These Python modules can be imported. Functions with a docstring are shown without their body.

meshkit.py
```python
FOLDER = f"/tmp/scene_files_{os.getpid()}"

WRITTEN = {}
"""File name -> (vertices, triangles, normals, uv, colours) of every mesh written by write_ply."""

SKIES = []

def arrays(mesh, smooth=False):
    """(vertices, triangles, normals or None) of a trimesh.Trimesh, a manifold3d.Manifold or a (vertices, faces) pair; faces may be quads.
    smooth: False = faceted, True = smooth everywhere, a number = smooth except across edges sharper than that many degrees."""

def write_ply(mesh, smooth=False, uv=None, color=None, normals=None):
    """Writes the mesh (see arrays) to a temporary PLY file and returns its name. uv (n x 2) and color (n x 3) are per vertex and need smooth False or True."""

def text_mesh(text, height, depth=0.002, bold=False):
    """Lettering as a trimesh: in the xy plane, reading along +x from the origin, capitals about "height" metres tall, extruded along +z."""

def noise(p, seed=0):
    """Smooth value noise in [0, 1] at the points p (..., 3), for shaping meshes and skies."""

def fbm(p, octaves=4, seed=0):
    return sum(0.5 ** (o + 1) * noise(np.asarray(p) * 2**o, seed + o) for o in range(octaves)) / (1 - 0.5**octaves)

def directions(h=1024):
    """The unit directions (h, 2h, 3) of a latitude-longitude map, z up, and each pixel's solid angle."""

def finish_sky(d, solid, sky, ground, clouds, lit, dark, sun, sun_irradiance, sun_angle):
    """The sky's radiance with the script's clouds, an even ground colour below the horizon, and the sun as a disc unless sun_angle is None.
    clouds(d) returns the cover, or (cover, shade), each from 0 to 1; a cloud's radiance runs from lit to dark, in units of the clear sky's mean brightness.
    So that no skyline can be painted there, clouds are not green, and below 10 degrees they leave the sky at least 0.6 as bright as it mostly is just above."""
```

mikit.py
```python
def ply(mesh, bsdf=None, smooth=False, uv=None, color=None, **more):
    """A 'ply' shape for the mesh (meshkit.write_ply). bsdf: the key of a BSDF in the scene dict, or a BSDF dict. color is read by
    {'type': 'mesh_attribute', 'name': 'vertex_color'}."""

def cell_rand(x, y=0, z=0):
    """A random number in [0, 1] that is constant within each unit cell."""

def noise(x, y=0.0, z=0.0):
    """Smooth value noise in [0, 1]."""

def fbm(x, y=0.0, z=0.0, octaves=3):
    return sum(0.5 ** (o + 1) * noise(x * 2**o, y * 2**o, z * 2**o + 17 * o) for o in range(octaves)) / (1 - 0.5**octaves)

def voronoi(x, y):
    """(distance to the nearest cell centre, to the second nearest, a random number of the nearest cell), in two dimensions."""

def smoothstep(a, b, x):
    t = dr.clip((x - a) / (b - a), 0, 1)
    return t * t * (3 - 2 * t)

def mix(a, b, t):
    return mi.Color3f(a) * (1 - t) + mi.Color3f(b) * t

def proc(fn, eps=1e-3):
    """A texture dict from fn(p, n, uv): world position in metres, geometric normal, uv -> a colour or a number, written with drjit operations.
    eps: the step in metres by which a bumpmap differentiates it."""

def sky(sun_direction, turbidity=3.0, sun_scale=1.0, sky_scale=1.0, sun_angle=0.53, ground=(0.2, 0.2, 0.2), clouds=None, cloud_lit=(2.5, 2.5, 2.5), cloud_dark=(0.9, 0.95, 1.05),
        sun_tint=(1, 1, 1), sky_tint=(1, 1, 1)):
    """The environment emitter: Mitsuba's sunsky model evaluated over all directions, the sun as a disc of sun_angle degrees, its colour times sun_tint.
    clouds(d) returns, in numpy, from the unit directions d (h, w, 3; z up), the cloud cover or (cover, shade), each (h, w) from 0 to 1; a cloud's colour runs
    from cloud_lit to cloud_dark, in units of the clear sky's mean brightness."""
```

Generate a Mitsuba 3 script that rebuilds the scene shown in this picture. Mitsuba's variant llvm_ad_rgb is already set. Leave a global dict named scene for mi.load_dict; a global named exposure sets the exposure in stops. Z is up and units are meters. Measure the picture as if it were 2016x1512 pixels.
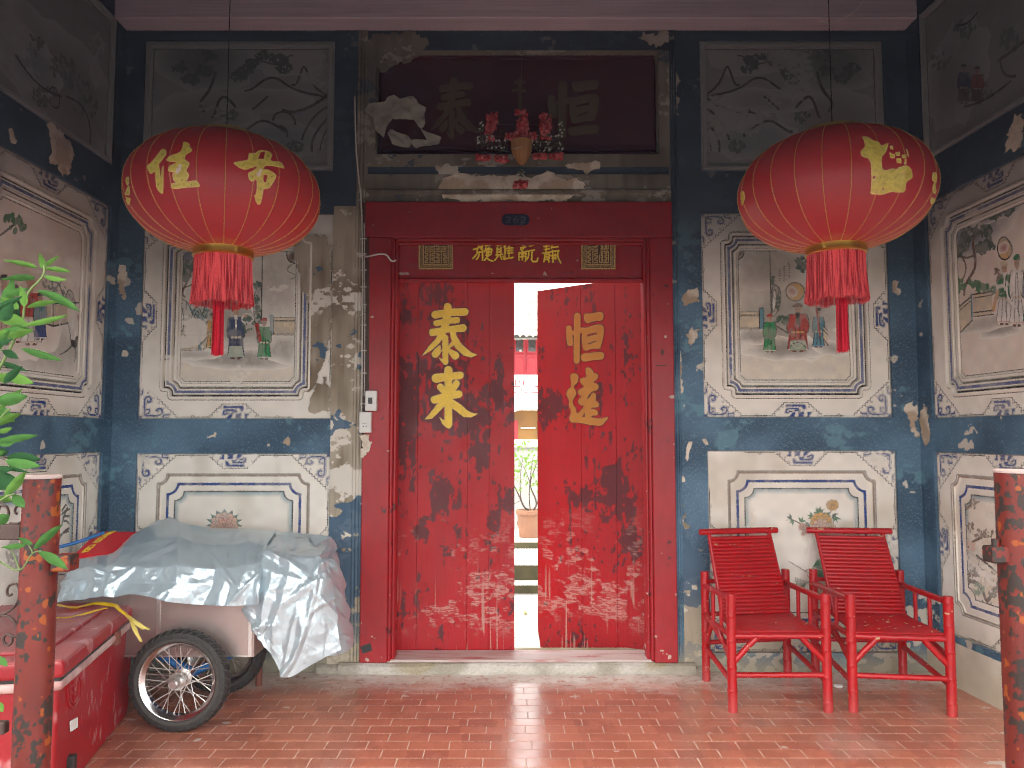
import math, random
import numpy as np
import trimesh, manifold3d
import drjit as dr
import mitsuba as mi
import mikit, meshkit
from mikit import noise, fbm, voronoi, cell_rand, smoothstep, mix, proc
from shapely.geometry import Polygon, LineString, Point, MultiPolygon, box as sbox
from shapely.ops import unary_union
from shapely import affinity
from scipy.interpolate import RectBivariateSpline

random.seed(7)
RNG = np.random.default_rng(11)
scene, labels = {}, {}
T = mi.ScalarTransform4f

# ---------------------------------------------------------------- camera, sky, exposure
CAM = np.array([0.0, -5.0, 1.5])
PITCH = math.radians(3.87)
FPX = 1512.0                                   # focal length in pixels of the 2016 x 1512 photograph
FWD = np.array([0, math.cos(PITCH), math.sin(PITCH)])
UP = np.array([0, -math.sin(PITCH), math.cos(PITCH)])
RIGHT = np.array([1.0, 0, 0])
scene['camera'] = {'type': 'perspective', 'fov': math.degrees(2 * math.atan(1008 / FPX)), 'fov_axis': 'x',
                   'near_clip': 0.05, 'far_clip': 600.0,
                   'to_world': T().look_at(origin=CAM.tolist(), target=(CAM + FWD).tolist(), up=[0, 0, 1])}
scene['sky'] = mikit.sky((-0.30, -0.62, 0.72), turbidity=4, sun_scale=0.1, sun_angle=30, ground=(0.25, 0.24, 0.23), sky_tint=(1.02, 1.0, 0.95),
                         clouds=lambda d: 1.0, cloud_lit=(2.5, 2.5, 2.5))
exposure = 4.1

# ---------------------------------------------------------------- helpers
def ray(px, py):
    return FWD * FPX + RIGHT * (px - 1008) - UP * (py - 756)

class Plane:
    """a real plane with its own 2D coordinates in metres; n looks at the viewer"""
    def __init__(s, o, u, v):
        s.o, s.u, s.v = np.array(o, float), np.array(u, float), np.array(v, float)
        s.u /= np.linalg.norm(s.u); s.v /= np.linalg.norm(s.v)
        s.n = np.cross(s.u, s.v)
    def px(s, px, py):
        d = ray(px, py)
        t = ((s.o - CAM) @ s.n) / (d @ s.n)
        q = CAM + d * t - s.o
        return (float(q @ s.u), float(q @ s.v))
    def P(s, pts):
        return [s.px(a, b) for a, b in pts]
    def M(s, off=0.0):
        m = np.eye(4); m[:3, 0], m[:3, 1], m[:3, 2], m[:3, 3] = s.u, s.v, s.n, s.o + s.n * off
        return m
    def at(s, u, v, off=0.0):
        return s.o + s.u * u + s.v * v + s.n * off

def P3(px, py, Y):
    """the point at distance y = Y that stands at this pixel"""
    d = ray(px, py)
    return CAM + d * ((Y - CAM[1]) / d[1])

def uniq(key):
    if key not in scene and key not in labels: return key
    i = 1
    while f'{key}_{i:03d}' in scene or f'{key}_{i:03d}' in labels: i += 1
    return f'{key}_{i:03d}'

def thing(name, label, cat, group=None, kind=None):
    key = uniq(name); labels[key] = {'label': label, 'category': cat}
    if group: labels[key]['group'] = group
    if kind: labels[key]['kind'] = kind
    return key

def tag(key, label=None, cat=None, group=None, kind=None):
    d = labels.setdefault(key, {})
    for a, b in (('label', label), ('category', cat), ('group', group), ('kind', kind)):
        if b: d[a] = b
    return key

def add(name, mesh, bsdf, parent=None, smooth=False, uv=None, to_world=None, label=None, kind=None):
    key = (parent + '__' + name) if parent else name
    i, base = 1, key
    while key in scene:
        key = f'{base}_{i:03d}'; i += 1
    d = mesh if isinstance(mesh, dict) else mikit.ply(mesh, bsdf, smooth=smooth, uv=uv)
    if isinstance(mesh, dict): d = {**mesh, 'bsdf': {'type': 'ref', 'id': bsdf}}
    if to_world is not None: d = {**d, 'to_world': to_world}
    scene[key] = d
    if label or kind: tag(key, label, kind=kind)
    return key

cat = trimesh.util.concatenate

def box(x0, x1, y0, y1, z0, z1, c=0.0):
    """a box, its edges chamfered by c"""
    if c <= 0:
        m = trimesh.creation.box((x1 - x0, y1 - y0, z1 - z0)); m.apply_translation(((x0 + x1) / 2, (y0 + y1) / 2, (z0 + z1) / 2)); return m
    pts = []
    for sx, x in ((1, x0), (-1, x1)):
        for sy, y in ((1, y0), (-1, y1)):
            for sz, z in ((1, z0), (-1, z1)):
                pts += [(x + sx * c, y + sy * c, z), (x + sx * c, y, z + sz * c), (x, y + sy * c, z + sz * c)]
    return trimesh.convex.convex_hull(np.array(pts))

def polys(g):
    if g.is_empty: return []
    return [p for p in getattr(g, 'geoms', [g]) if isinstance(p, Polygon) and p.area > 1e-9]

def tri(p):
    v, f = trimesh.creation.triangulate_polygon(p, engine='earcut')
    v = np.asarray(v)
    a, b, c = v[f[:, 0]], v[f[:, 1]], v[f[:, 2]]
    s = (b[:, 0] - a[:, 0]) * (c[:, 1] - a[:, 1]) - (b[:, 1] - a[:, 1]) * (c[:, 0] - a[:, 0])
    f = np.where((s < 0)[:, None], f[:, ::-1], f)
    return v, f

def prism(pl, g, d0, d1):
    """polygon g of plane pl, extruded from offset d0 to d1 along the normal"""
    out = []
    for p in polys(g):
        m = trimesh.creation.extrude_polygon(p, d1 - d0, engine='earcut'); m.apply_transform(pl.M(d0)); out.append(m)
    return cat(out)

def sheet(pl, g, off):
    out = []
    for p in polys(g):
        v, f = tri(p)
        out.append(trimesh.Trimesh(np.array([pl.at(a, b, off) for a, b in v]), f, process=False))
    return cat(out)

def frames(pts, closed=False):
    p = np.asarray(pts, float)
    t = np.gradient(p, axis=0)
    t /= np.linalg.norm(t, axis=1, keepdims=True) + 1e-12
    ref = np.array([0, 0, 1.0]) if abs(t[0][2]) < 0.9 else np.array([1.0, 0, 0])
    a = np.cross(t[0], ref); a /= np.linalg.norm(a)
    A = []
    for k in range(len(p)):
        a = a - t[k] * (a @ t[k]); a /= np.linalg.norm(a) + 1e-12
        A.append(a)
    A = np.array(A)
    return p, t, A, np.cross(t, A)

def tube(pts, r, sides=8, flat=1.0, cap=True):
    """a tube along pts with radius r (number or one per point); flat squeezes it"""
    p, t, a, b = frames(pts)
    r = np.broadcast_to(np.asarray(r, float), (len(p),))
    ang = np.arange(sides) * 2 * np.pi / sides
    v = (p[:, None] + r[:, None, None] * (np.cos(ang)[None, :, None] * a[:, None] + flat * np.sin(ang)[None, :, None] * b[:, None])).reshape(-1, 3)
    f = []
    n = len(p)
    for i in range(n - 1):
        for j in range(sides):
            k = (j + 1) % sides
            f += [(i * sides + j, i * sides + k, (i + 1) * sides + k), (i * sides + j, (i + 1) * sides + k, (i + 1) * sides + j)]
    if cap:
        v = np.vstack([v, p[:1], p[-1:]])
        c0, c1 = n * sides, n * sides + 1
        for j in range(sides):
            k = (j + 1) % sides
            f += [(c0, k, j), (c1, (n - 1) * sides + j, (n - 1) * sides + k)]
    return trimesh.Trimesh(v, f, process=False)

def spline(pts, n=24):
    """a smooth curve through pts"""
    from scipy.interpolate import CubicSpline, interp1d
    p = np.asarray(pts, float)
    s = np.concatenate([[0], np.cumsum(np.linalg.norm(np.diff(p, axis=0), axis=1))])
    if len(p) < 3: return np.array([p[0] + (p[-1] - p[0]) * k for k in np.linspace(0, 1, n)])
    return CubicSpline(s, p)(np.linspace(0, s[-1], n))

def lathe(profile, sides=48, centre=(0, 0, 0)):
    """profile: (radius, z) from bottom to top"""
    pr = np.asarray(profile, float)
    ang = np.arange(sides) * 2 * np.pi / sides
    v = np.stack([pr[:, None, 0] * np.cos(ang), pr[:, None, 0] * np.sin(ang), np.broadcast_to(pr[:, None, 1], (len(pr), sides))], -1).reshape(-1, 3) + np.array(centre)
    f = []
    for i in range(len(pr) - 1):
        for j in range(sides):
            k = (j + 1) % sides
            f += [(i * sides + j, i * sides + k, (i + 1) * sides + k), (i * sides + j, (i + 1) * sides + k, (i + 1) * sides + j)]
    return trimesh.Trimesh(v, f, process=False)

def ragged(cx, cy, rx, ry, n=26, rough=0.35, seed=0, rot=0.0):
    """an irregular blotch outline"""
    r = np.random.default_rng(seed)
    a = np.arange(n) * 2 * np.pi / n
    k = 1 + rough * (r.random(n) - 0.5) * 2
    k = 0.6 * k + 0.2 * np.roll(k, 1) + 0.2 * np.roll(k, -1)
    p = Polygon(np.stack([rx * k * np.cos(a), ry * k * np.sin(a)], 1)).buffer(0)
    return affinity.translate(affinity.rotate(p, rot, origin=(0, 0)), cx, cy)

def stroke(pts, w, cap=1):
    return LineString(pts).buffer(w / 2, quad_segs=3, cap_style={1: 'round', 2: 'flat', 3: 'square'}[cap], join_style='round')

def brush(pts, ws):
    """a stroke whose width runs along it"""
    out = []
    p = [np.array(q, float) for q in pts]
    for i in range(len(p) - 1):
        out.append(unary_union([Point(*p[i]).buffer(ws[i] / 2, quad_segs=4), Point(*p[i + 1]).buffer(ws[i + 1] / 2, quad_segs=4)]).convex_hull)
    return unary_union(out)

def smooth_poly(pts, it=2):
    """Chaikin corner cutting of a closed outline"""
    p = np.array(pts, float)
    for _ in range(it):
        q = np.roll(p, -1, 0)
        p = np.stack([0.75 * p + 0.25 * q, 0.25 * p + 0.75 * q], 1).reshape(-1, 2)
    return Polygon(p).buffer(0)
# ---------------------------------------------------------------- materials
def const(key, col, rough=0.6, metal=0.0, spec=0.5, **kw):
    scene[key] = {'type': 'twosided', 'bsdf': {'type': 'principled', 'base_color': {'type': 'rgb', 'value': list(col)}, 'roughness': rough, 'metallic': metal, 'specular': spec, **kw}}

def pmat(key, fn, rough=0.7, spec=0.4, bump=None, bs=1.0, eps=1e-3, metal=0.0, **kw):
    b = {'type': 'principled', 'base_color': proc(fn), 'roughness': proc(rough) if callable(rough) else rough, 'specular': spec, 'metallic': metal, **kw}
    if bump is not None: b = {'type': 'bumpmap', 'arbitrary': proc(bump, eps), 'scale': bs, 'bsdf': b}
    scene[key] = {'type': 'twosided', 'bsdf': b}

C3 = mi.Color3f
def f3(p, s, o=3): return fbm(p.x * s, p.y * s + 3.1, p.z * s + 7.7, o)

def rag(p, s):
    return 0.62 * f3(p, s, 3) + 0.38 * f3(p, s * 5.3, 3)

def plaster_col(p):
    a = f3(p, 2.3, 3)
    b = noise(p.x * 17, p.y * 17, p.z * 17)
    s = fbm(p.x * 6 + p.y * 6, p.z * 1.6, 0.5, 2)                       # runs of damp
    c = mix(C3(0.76, 0.72, 0.64), C3(0.54, 0.47, 0.37), smoothstep(0.5, 0.75, a) * 0.6)
    c = mix(c, C3(0.40, 0.35, 0.26), smoothstep(0.58, 0.8, s) * 0.35)
    c = c * (0.93 + 0.14 * b)
    fly = noise(p.x * 130, p.y * 130, p.z * 130)
    c = mix(c, C3(0.12, 0.1, 0.08), smoothstep(0.93, 0.96, fly) * 0.6)
    low = smoothstep(0.55, 0.05, p.z + 0.35 * (a - 0.5))                # rising damp near the floor
    c = mix(c, C3(0.27, 0.22, 0.11), low * 0.6)
    # roof shade painted over the upper register, with some soot, with an uneven edge of its own
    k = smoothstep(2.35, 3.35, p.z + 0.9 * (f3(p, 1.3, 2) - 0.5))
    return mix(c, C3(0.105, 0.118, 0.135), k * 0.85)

def paint_wear(p):
    w = fbm(p.x * 3.5 + 20.3, p.y * 3.5, p.z * 3.5 + 3.3, 3) + 0.16 * (noise(p.x * 45, p.y * 45, p.z * 45) - 0.5)
    return 1 - 0.85 * smoothstep(0.675, 0.73, w)

PALETTE = [(.03, .028, .026), (.016, .045, .19), (.12, .25, .42), (.03, .15, .06), (.02, .24, .08), (.36, .045, .035), (.5, .27, .05), (.45, .27, .18),
           (.025, .05, .12), (.17, .155, .13), (.56, .36, .28), (.55, .47, .34), (.13, .07, .045), (.07, .2, .25), (.68, .66, .61), (.025, .075, .05)]
INK, BLUE, SKYB, GREEN, BRIGHT, REDP, YEL, FLESH, NAVY, WASH, PINK, CREAM, BROWN, TEAL, WHITE, DKGREEN = range(16)

def paint_fn(p, n, uv):
    c = C3(*PALETTE[0])
    for k in range(1, 16):
        c = dr.select(uv.x > k - 0.5, C3(*PALETTE[k]), c)
    t = fbm(p.x * 26, p.y * 26, p.z * 17, 3)
    a = dr.clip(uv.y, 0, 1) * paint_wear(p) * (0.78 + 0.22 * smoothstep(0.36, 0.56, t))
    k = smoothstep(2.35, 3.35, p.z + 0.9 * (f3(p, 1.3, 2) - 0.5))  # painted roof shade carried over the wall paint
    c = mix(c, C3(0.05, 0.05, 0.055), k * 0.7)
    return mix(plaster_col(p), c * (0.55 + 0.9 * t), a)

def plaster_bump(p, n, uv):
    return 0.002 * f3(p, 9, 2) + 0.0006 * noise(p.x * 150, p.y * 150, p.z * 150)

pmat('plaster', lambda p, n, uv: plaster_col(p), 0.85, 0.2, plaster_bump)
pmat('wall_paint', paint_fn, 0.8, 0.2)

def blue_fn(p, n, uv):
    a = f3(p, 3.1, 3)
    sp = noise(p.x * 210, p.y * 210, p.z * 210)
    c = mix(C3(0.033, 0.074, 0.122), C3(0.080, 0.160, 0.240), smoothstep(0.3, 0.7, a))
    c = mix(c, C3(0.12, 0.26, 0.31), smoothstep(0.58, 0.66, rag(p, 4.3)) * 0.6)          # rubbed to turquoise
    dens = smoothstep(0.35, 0.6, f3(p, 1.7, 2)) + smoothstep(1.7, 0.9, p.z)
    c = mix(c, C3(0.3, 0.4, 0.47), smoothstep(0.80 - 0.08 * dens, 0.9, sp) * 0.65)          # pale grit showing through
    low = smoothstep(1.25, 0.1, p.z + 0.5 * (a - 0.5))
    peel = smoothstep(0.685, 0.70, rag(p, 3.7) + 0.10 * low)
    c = mix(c, C3(0.56, 0.52, 0.44), peel * 0.9)
    k = smoothstep(2.3, 3.2, p.z + 0.9 * (f3(p, 1.3, 2) - 0.5))  # blue darkened upward to paint in the roof shade
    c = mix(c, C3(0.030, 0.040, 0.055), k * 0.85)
    damp = smoothstep(0.25, 0.02, p.z + 0.2 * (a - 0.5))
    return mix(c, C3(0.3, 0.26, 0.17), damp * 0.8)

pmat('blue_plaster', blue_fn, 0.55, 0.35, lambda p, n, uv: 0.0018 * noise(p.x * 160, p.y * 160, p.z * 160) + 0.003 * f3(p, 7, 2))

def bare_fn(p, n, uv):
    a = f3(p, 3.4, 3)
    c = mix(C3(0.40, 0.35, 0.27), C3(0.20, 0.16, 0.11), smoothstep(0.38, 0.66, 0.6 * a + 0.4 * fbm(p.x * 24 + p.y * 24, p.z * 2.5, 0.4, 3)))
    c = mix(c, C3(0.64, 0.60, 0.52), smoothstep(0.57, 0.62, rag(p, 6.0) + 0.10 * smoothstep(0.55, 0.0, dr.abs(p.z - 1.25))))
    c = mix(c, C3(0.05, 0.115, 0.19), smoothstep(0.64, 0.655, rag(p, 4.0) + 0.27 * smoothstep(1.3, 0.85, p.z) - 0.12 * smoothstep(0.75, 0.35, p.z)) * 0.9)
    low = smoothstep(0.5, 0.02, p.z + 0.3 * (a - 0.5))
    c = mix(c, C3(0.42, 0.37, 0.26), low * 0.7)
    k = smoothstep(2.5, 3.3, p.z + 0.9 * (f3(p, 1.3, 2) - 0.5))  # bare plaster takes the same painted shade near the roof
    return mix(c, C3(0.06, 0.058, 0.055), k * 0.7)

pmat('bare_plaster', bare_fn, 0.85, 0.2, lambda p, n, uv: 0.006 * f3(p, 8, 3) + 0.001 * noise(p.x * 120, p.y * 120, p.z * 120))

def flake_fn(p, n, uv):
    a = f3(p, 9, 3)
    c = mix(C3(0.62, 0.55, 0.45), C3(0.40, 0.31, 0.22), smoothstep(0.42, 0.62, a))
    c = mix(c, C3(0.19, 0.18, 0.17), smoothstep(2.9, 3.5, p.z + 0.5 * (f3(p, 4, 2) - 0.5)) * 0.8)  # flakes near the top share the painted shade
    return c * (0.9 + 0.2 * noise(p.x * 90, p.y * 90, p.z * 90))
pmat('flake_plaster', flake_fn, 0.9, 0.2, lambda p, n, uv: 0.004 * f3(p, 30, 2))

def door_fn(p, n, uv):
    a = fbm(p.x * 7 + 0.3, p.z * 3.1, 2.2, 4)
    fine = noise(p.x * 90, p.y * 90, p.z * 60)
    grain = fbm(p.x * 160, p.z * 6, 1.7, 2)
    c = mix(C3(0.42, 0.0075, 0.011), C3(0.32, 0.0065, 0.010), a) * (0.88 + 0.24 * grain)
    # old maroon undercoat where the bright red has gone
    mid = smoothstep(0.5, 0.95, p.z) * smoothstep(2.5, 1.6, p.z)
    left = smoothstep(0.12, -0.9, p.x)
    wx, wz = p.x + 0.10 * (fbm(p.x * 6, p.z * 6, 1.2, 2) - 0.5), p.z + 0.10 * (fbm(p.x * 6, p.z * 6, 7.2, 2) - 0.5)
    m = 0.62 * fbm(wx * 4.2 + 5.0, wz * 2.8 + 1.0, 4.4, 3) + 0.38 * fbm(wx * 34, wz * 21, 2.4, 4) + 0.085 * mid * left + 0.07 * mid * smoothstep(0.45, 0.85, p.x) + 0.03 * mid - 0.012
    m = m + 0.16 * (fbm(p.x * 48, p.z * 1.6, 9.0, 3) - 0.5)
    c = mix(c, C3(0.085, 0.016, 0.019), smoothstep(0.575, 0.592, m + 0.05 * (fine - 0.5)) * (0.80 + 0.2 * grain))
    # rubbed horizontal scratches, pale wood and primer
    sc = 0.6 * fbm(p.x * 30, p.z * 150, 3.3, 3) + 0.4 * fbm(p.x * 55, p.z * 70, 5.3, 2)
    lowb = smoothstep(1.12, 0.55, p.z) * smoothstep(0.12, 0.3, p.z)
    where = 0.6 * fbm(p.x * 6.0 + 11, p.z * 6.4, 8.8, 3) + 0.4 * fbm(p.x * 25, p.z * 30, 2.8, 3)
    c = mix(c, C3(0.55, 0.32, 0.27), smoothstep(0.535, 0.62, where + 0.14 * (sc - 0.5) + 0.02 * lowb) * (0.25 + 0.75 * smoothstep(0.42, 0.58, sc)) * lowb * 0.55)
    # vertical runs where boards meet and black specks
    vs = fbm(p.x * 70, p.z * 2.2, 6.1, 2)
    c = mix(c, C3(0.5, 0.27, 0.22), smoothstep(0.74, 0.8, vs) * smoothstep(0.75, 0.25, p.z) * 0.7)
    c = mix(c, C3(0.03, 0.012, 0.012), smoothstep(0.885, 0.92, noise(p.x * 75, p.y * 40, p.z * 42)) * smoothstep(0.45, 0.6, m) * 0.9)
    dust_glare = smoothstep(1.9, 2.6, p.z) * 0.25  # veil of glare painted over the top of the door
    return mix(c, C3(0.20, 0.09, 0.09), dust_glare)

pmat('door_paint', door_fn, lambda p, n, uv: 0.36 + 0.25 * fbm(p.x * 9, p.z * 9, 3.0, 2), 0.35, lambda p, n, uv: 0.0007 * fbm(p.x * 140, p.z * 7, 1.1, 2) + 0.0022 * fbm(p.x * 5, p.z * 4, 3.3, 3))

def frame_fn(p, n, uv):
    a = f3(p, 4, 3)
    c = mix(C3(0.36, 0.007, 0.010), C3(0.26, 0.006, 0.010), a)
    c = mix(c, C3(0.06, 0.015, 0.015), smoothstep(0.70, 0.72, rag(p, 9)) * 0.9)
    c = mix(c, C3(0.5, 0.4, 0.33), smoothstep(0.78, 0.81, f3(p, 23, 3) + 0.08 * smoothstep(0.7, 0.1, p.z)) * 0.8)
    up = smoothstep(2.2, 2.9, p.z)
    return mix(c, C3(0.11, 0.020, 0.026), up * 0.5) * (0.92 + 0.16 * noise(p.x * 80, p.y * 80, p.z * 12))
pmat('frame_paint', frame_fn, 0.42, 0.45, lambda p, n, uv: 0.0012 * f3(p, 14, 3))

pmat('gold_paint', lambda p, n, uv: mix(C3(0.86, 0.62, 0.07), C3(0.70, 0.46, 0.05), f3(p, 12, 2)) * (0.9 + 0.2 * noise(p.x * 120, p.y * 120, p.z * 120)), 0.5, 0.4)
const('gold_edge', (0.8, 0.55, 0.22), 0.5)
const('dark_edge', (0.09, 0.035, 0.012), 0.6)
const('gilt', (0.50, 0.32, 0.13), 0.4, 0.3)
const('dull_gold', (0.25, 0.16, 0.06), 0.5, 0.2)
const('plaque_border', (0.085, 0.05, 0.022), 0.5, 0.2)
const('carved_dark', (0.05, 0.022, 0.012), 0.6)
const('board_dark_red', (0.075, 0.012, 0.018), 0.5)
const('plate_blue', (0.008, 0.012, 0.035), 0.35)
const('plate_white', (0.08, 0.08, 0.085), 0.5)
pmat('old_board', lambda p, n, uv: mix(C3(0.075, 0.020, 0.030), C3(0.045, 0.020, 0.030), f3(p, 5, 2)), 0.8, 0.15)
pmat('beam_paint', lambda p, n, uv: mix(C3(0.52, 0.41, 0.46), C3(0.34, 0.29, 0.34), f3(p, 1.6, 3)) * (0.85 + 0.3 * fbm(p.x * 3, p.y * 90, p.z * 90, 2)), 0.6, 0.3)
const('ceiling_wood', (0.09, 0.06, 0.055), 0.7)
const('eave_wood', (0.14, 0.09, 0.08), 0.7)

# tiles and stone
def tile_fn(p, n, uv):
    r, q = cell_rand(dr.floor(p.y * 10 + 500.2), dr.floor(p.x * 5 + 0.5 * cell_rand(dr.floor(p.y * 10 + 500.2)) + 500)), f3(p, 4.5, 3)
    c = mix(C3(0.41, 0.150, 0.092), C3(0.32, 0.112, 0.072), r) * (0.86 + 0.28 * q)
    c = mix(c, C3(0.45, 0.17, 0.11), smoothstep(0.5, 0.75, fbm(p.x * 14, p.y * 14, 0.3, 3)) * 0.5)
    c = c * (0.94 + 0.12 * noise(p.x * 170, p.y * 170, 1.0))
    # lime bloom creeping out from the wall foot, and a few cement smears
    bl = smoothstep(-0.40, -0.03, p.y + 0.42 * (fbm(p.x * 5, p.y * 6, 5.5, 4) - 0.42))
    c = mix(c, C3(0.62, 0.57, 0.52), bl * smoothstep(0.25, 0.6, fbm(p.x * 38, p.y * 38, 2.2, 3) + 0.12) * 0.85)
    sm = smoothstep(0.785, 0.80, fbm(p.x * 8 + 4, p.y * 11, 9.1, 4))
    c = mix(c, C3(0.5, 0.44, 0.38), sm * 0.7)
    ch = smoothstep(0.5, 0.75, fbm(p.x * 3.1, p.y * 3.4, 1.9, 3)) * smoothstep(0.9, 1.5, p.x) * 0.25
    return mix(c, C3(0.45, 0.36, 0.32), ch)
def tile_rough(p, n, uv):
    return 0.11 + 0.22 * fbm(p.x * 5, p.y * 5, 4.4, 3) + 0.2 * smoothstep(-0.2, -0.02, p.y)
pmat('tile', tile_fn, tile_rough, 1.0, lambda p, n, uv: 0.0016 * fbm(p.x * 6, p.y * 6, 1.0, 3), clearcoat=0.8, clearcoat_gloss=0.88)
pmat('grout', lambda p, n, uv: mix(C3(0.62, 0.47, 0.38), C3(0.45, 0.33, 0.27), f3(p, 6, 2)), 0.9, 0.2)

def stone_fn(p, n, uv):
    a = f3(p, 5, 3)
    c = mix(C3(0.50, 0.47, 0.41), C3(0.32, 0.29, 0.23), smoothstep(0.35, 0.7, a))
    c = mix(c, C3(0.26, 0.20, 0.09), smoothstep(0.58, 0.72, f3(p, 3.3, 3)) * 0.6)
    return c * (0.85 + 0.3 * noise(p.x * 90, p.y * 90, p.z * 90))
pmat('stone', stone_fn, 0.85, 0.2, lambda p, n, uv: 0.008 * f3(p, 12, 4))
pmat('sill_wood', lambda p, n, uv: mix(C3(0.46, 0.20, 0.19), C3(0.55, 0.46, 0.42), smoothstep(0.25, 0.5, fbm(p.x * 4, p.y * 30, 1.5, 3))) * (0.85 + 0.3 * fbm(p.x * 5, p.y * 120, 0.7, 2)), 0.5, 0.4,
     lambda p, n, uv: 0.001 * fbm(p.x * 8, p.y * 150, 0.5, 2))
pmat('court_stone', lambda p, n, uv: mix(C3(0.5, 0.49, 0.45), C3(0.36, 0.35, 0.31), f3(p, 6, 3)), 0.8, 0.2, lambda p, n, uv: 0.01 * fbm(p.x * 5, p.y * 22, p.z * 22, 3))
pmat('mossy_stone', lambda p, n, uv: mix(C3(0.14, 0.115, 0.06), C3(0.05, 0.055, 0.03), f3(p, 7, 3)), 0.9, 0.2)

# chair, posts, cooler
def chair_fn(p, n, uv):
    c = mix(C3(0.42, 0.007, 0.010), C3(0.33, 0.006, 0.009), f3(p, 6, 2)) * (0.93 + 0.14 * noise(p.x * 60, p.y * 60, p.z * 60))
    chip = smoothstep(0.79, 0.81, noise(p.x * 70, p.y * 70, p.z * 70) * 0.55 + 0.45 * noise(p.x * 23, p.y * 23, p.z * 23))
    c = mix(c, C3(0.55, 0.33, 0.18), chip * 0.9)
    dust_glare = smoothstep(0.15, 0.0, p.z) * 0.15 + 0.06 * smoothstep(0.3, 0.7, f3(p, 3, 2)) * smoothstep(0.2, 0.9, n.z)
    return mix(c, C3(0.42, 0.22, 0.19), dust_glare)
pmat('chair_paint', chair_fn, lambda p, n, uv: 0.2 + 0.16 * f3(p, 12, 2), 0.5)

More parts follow.
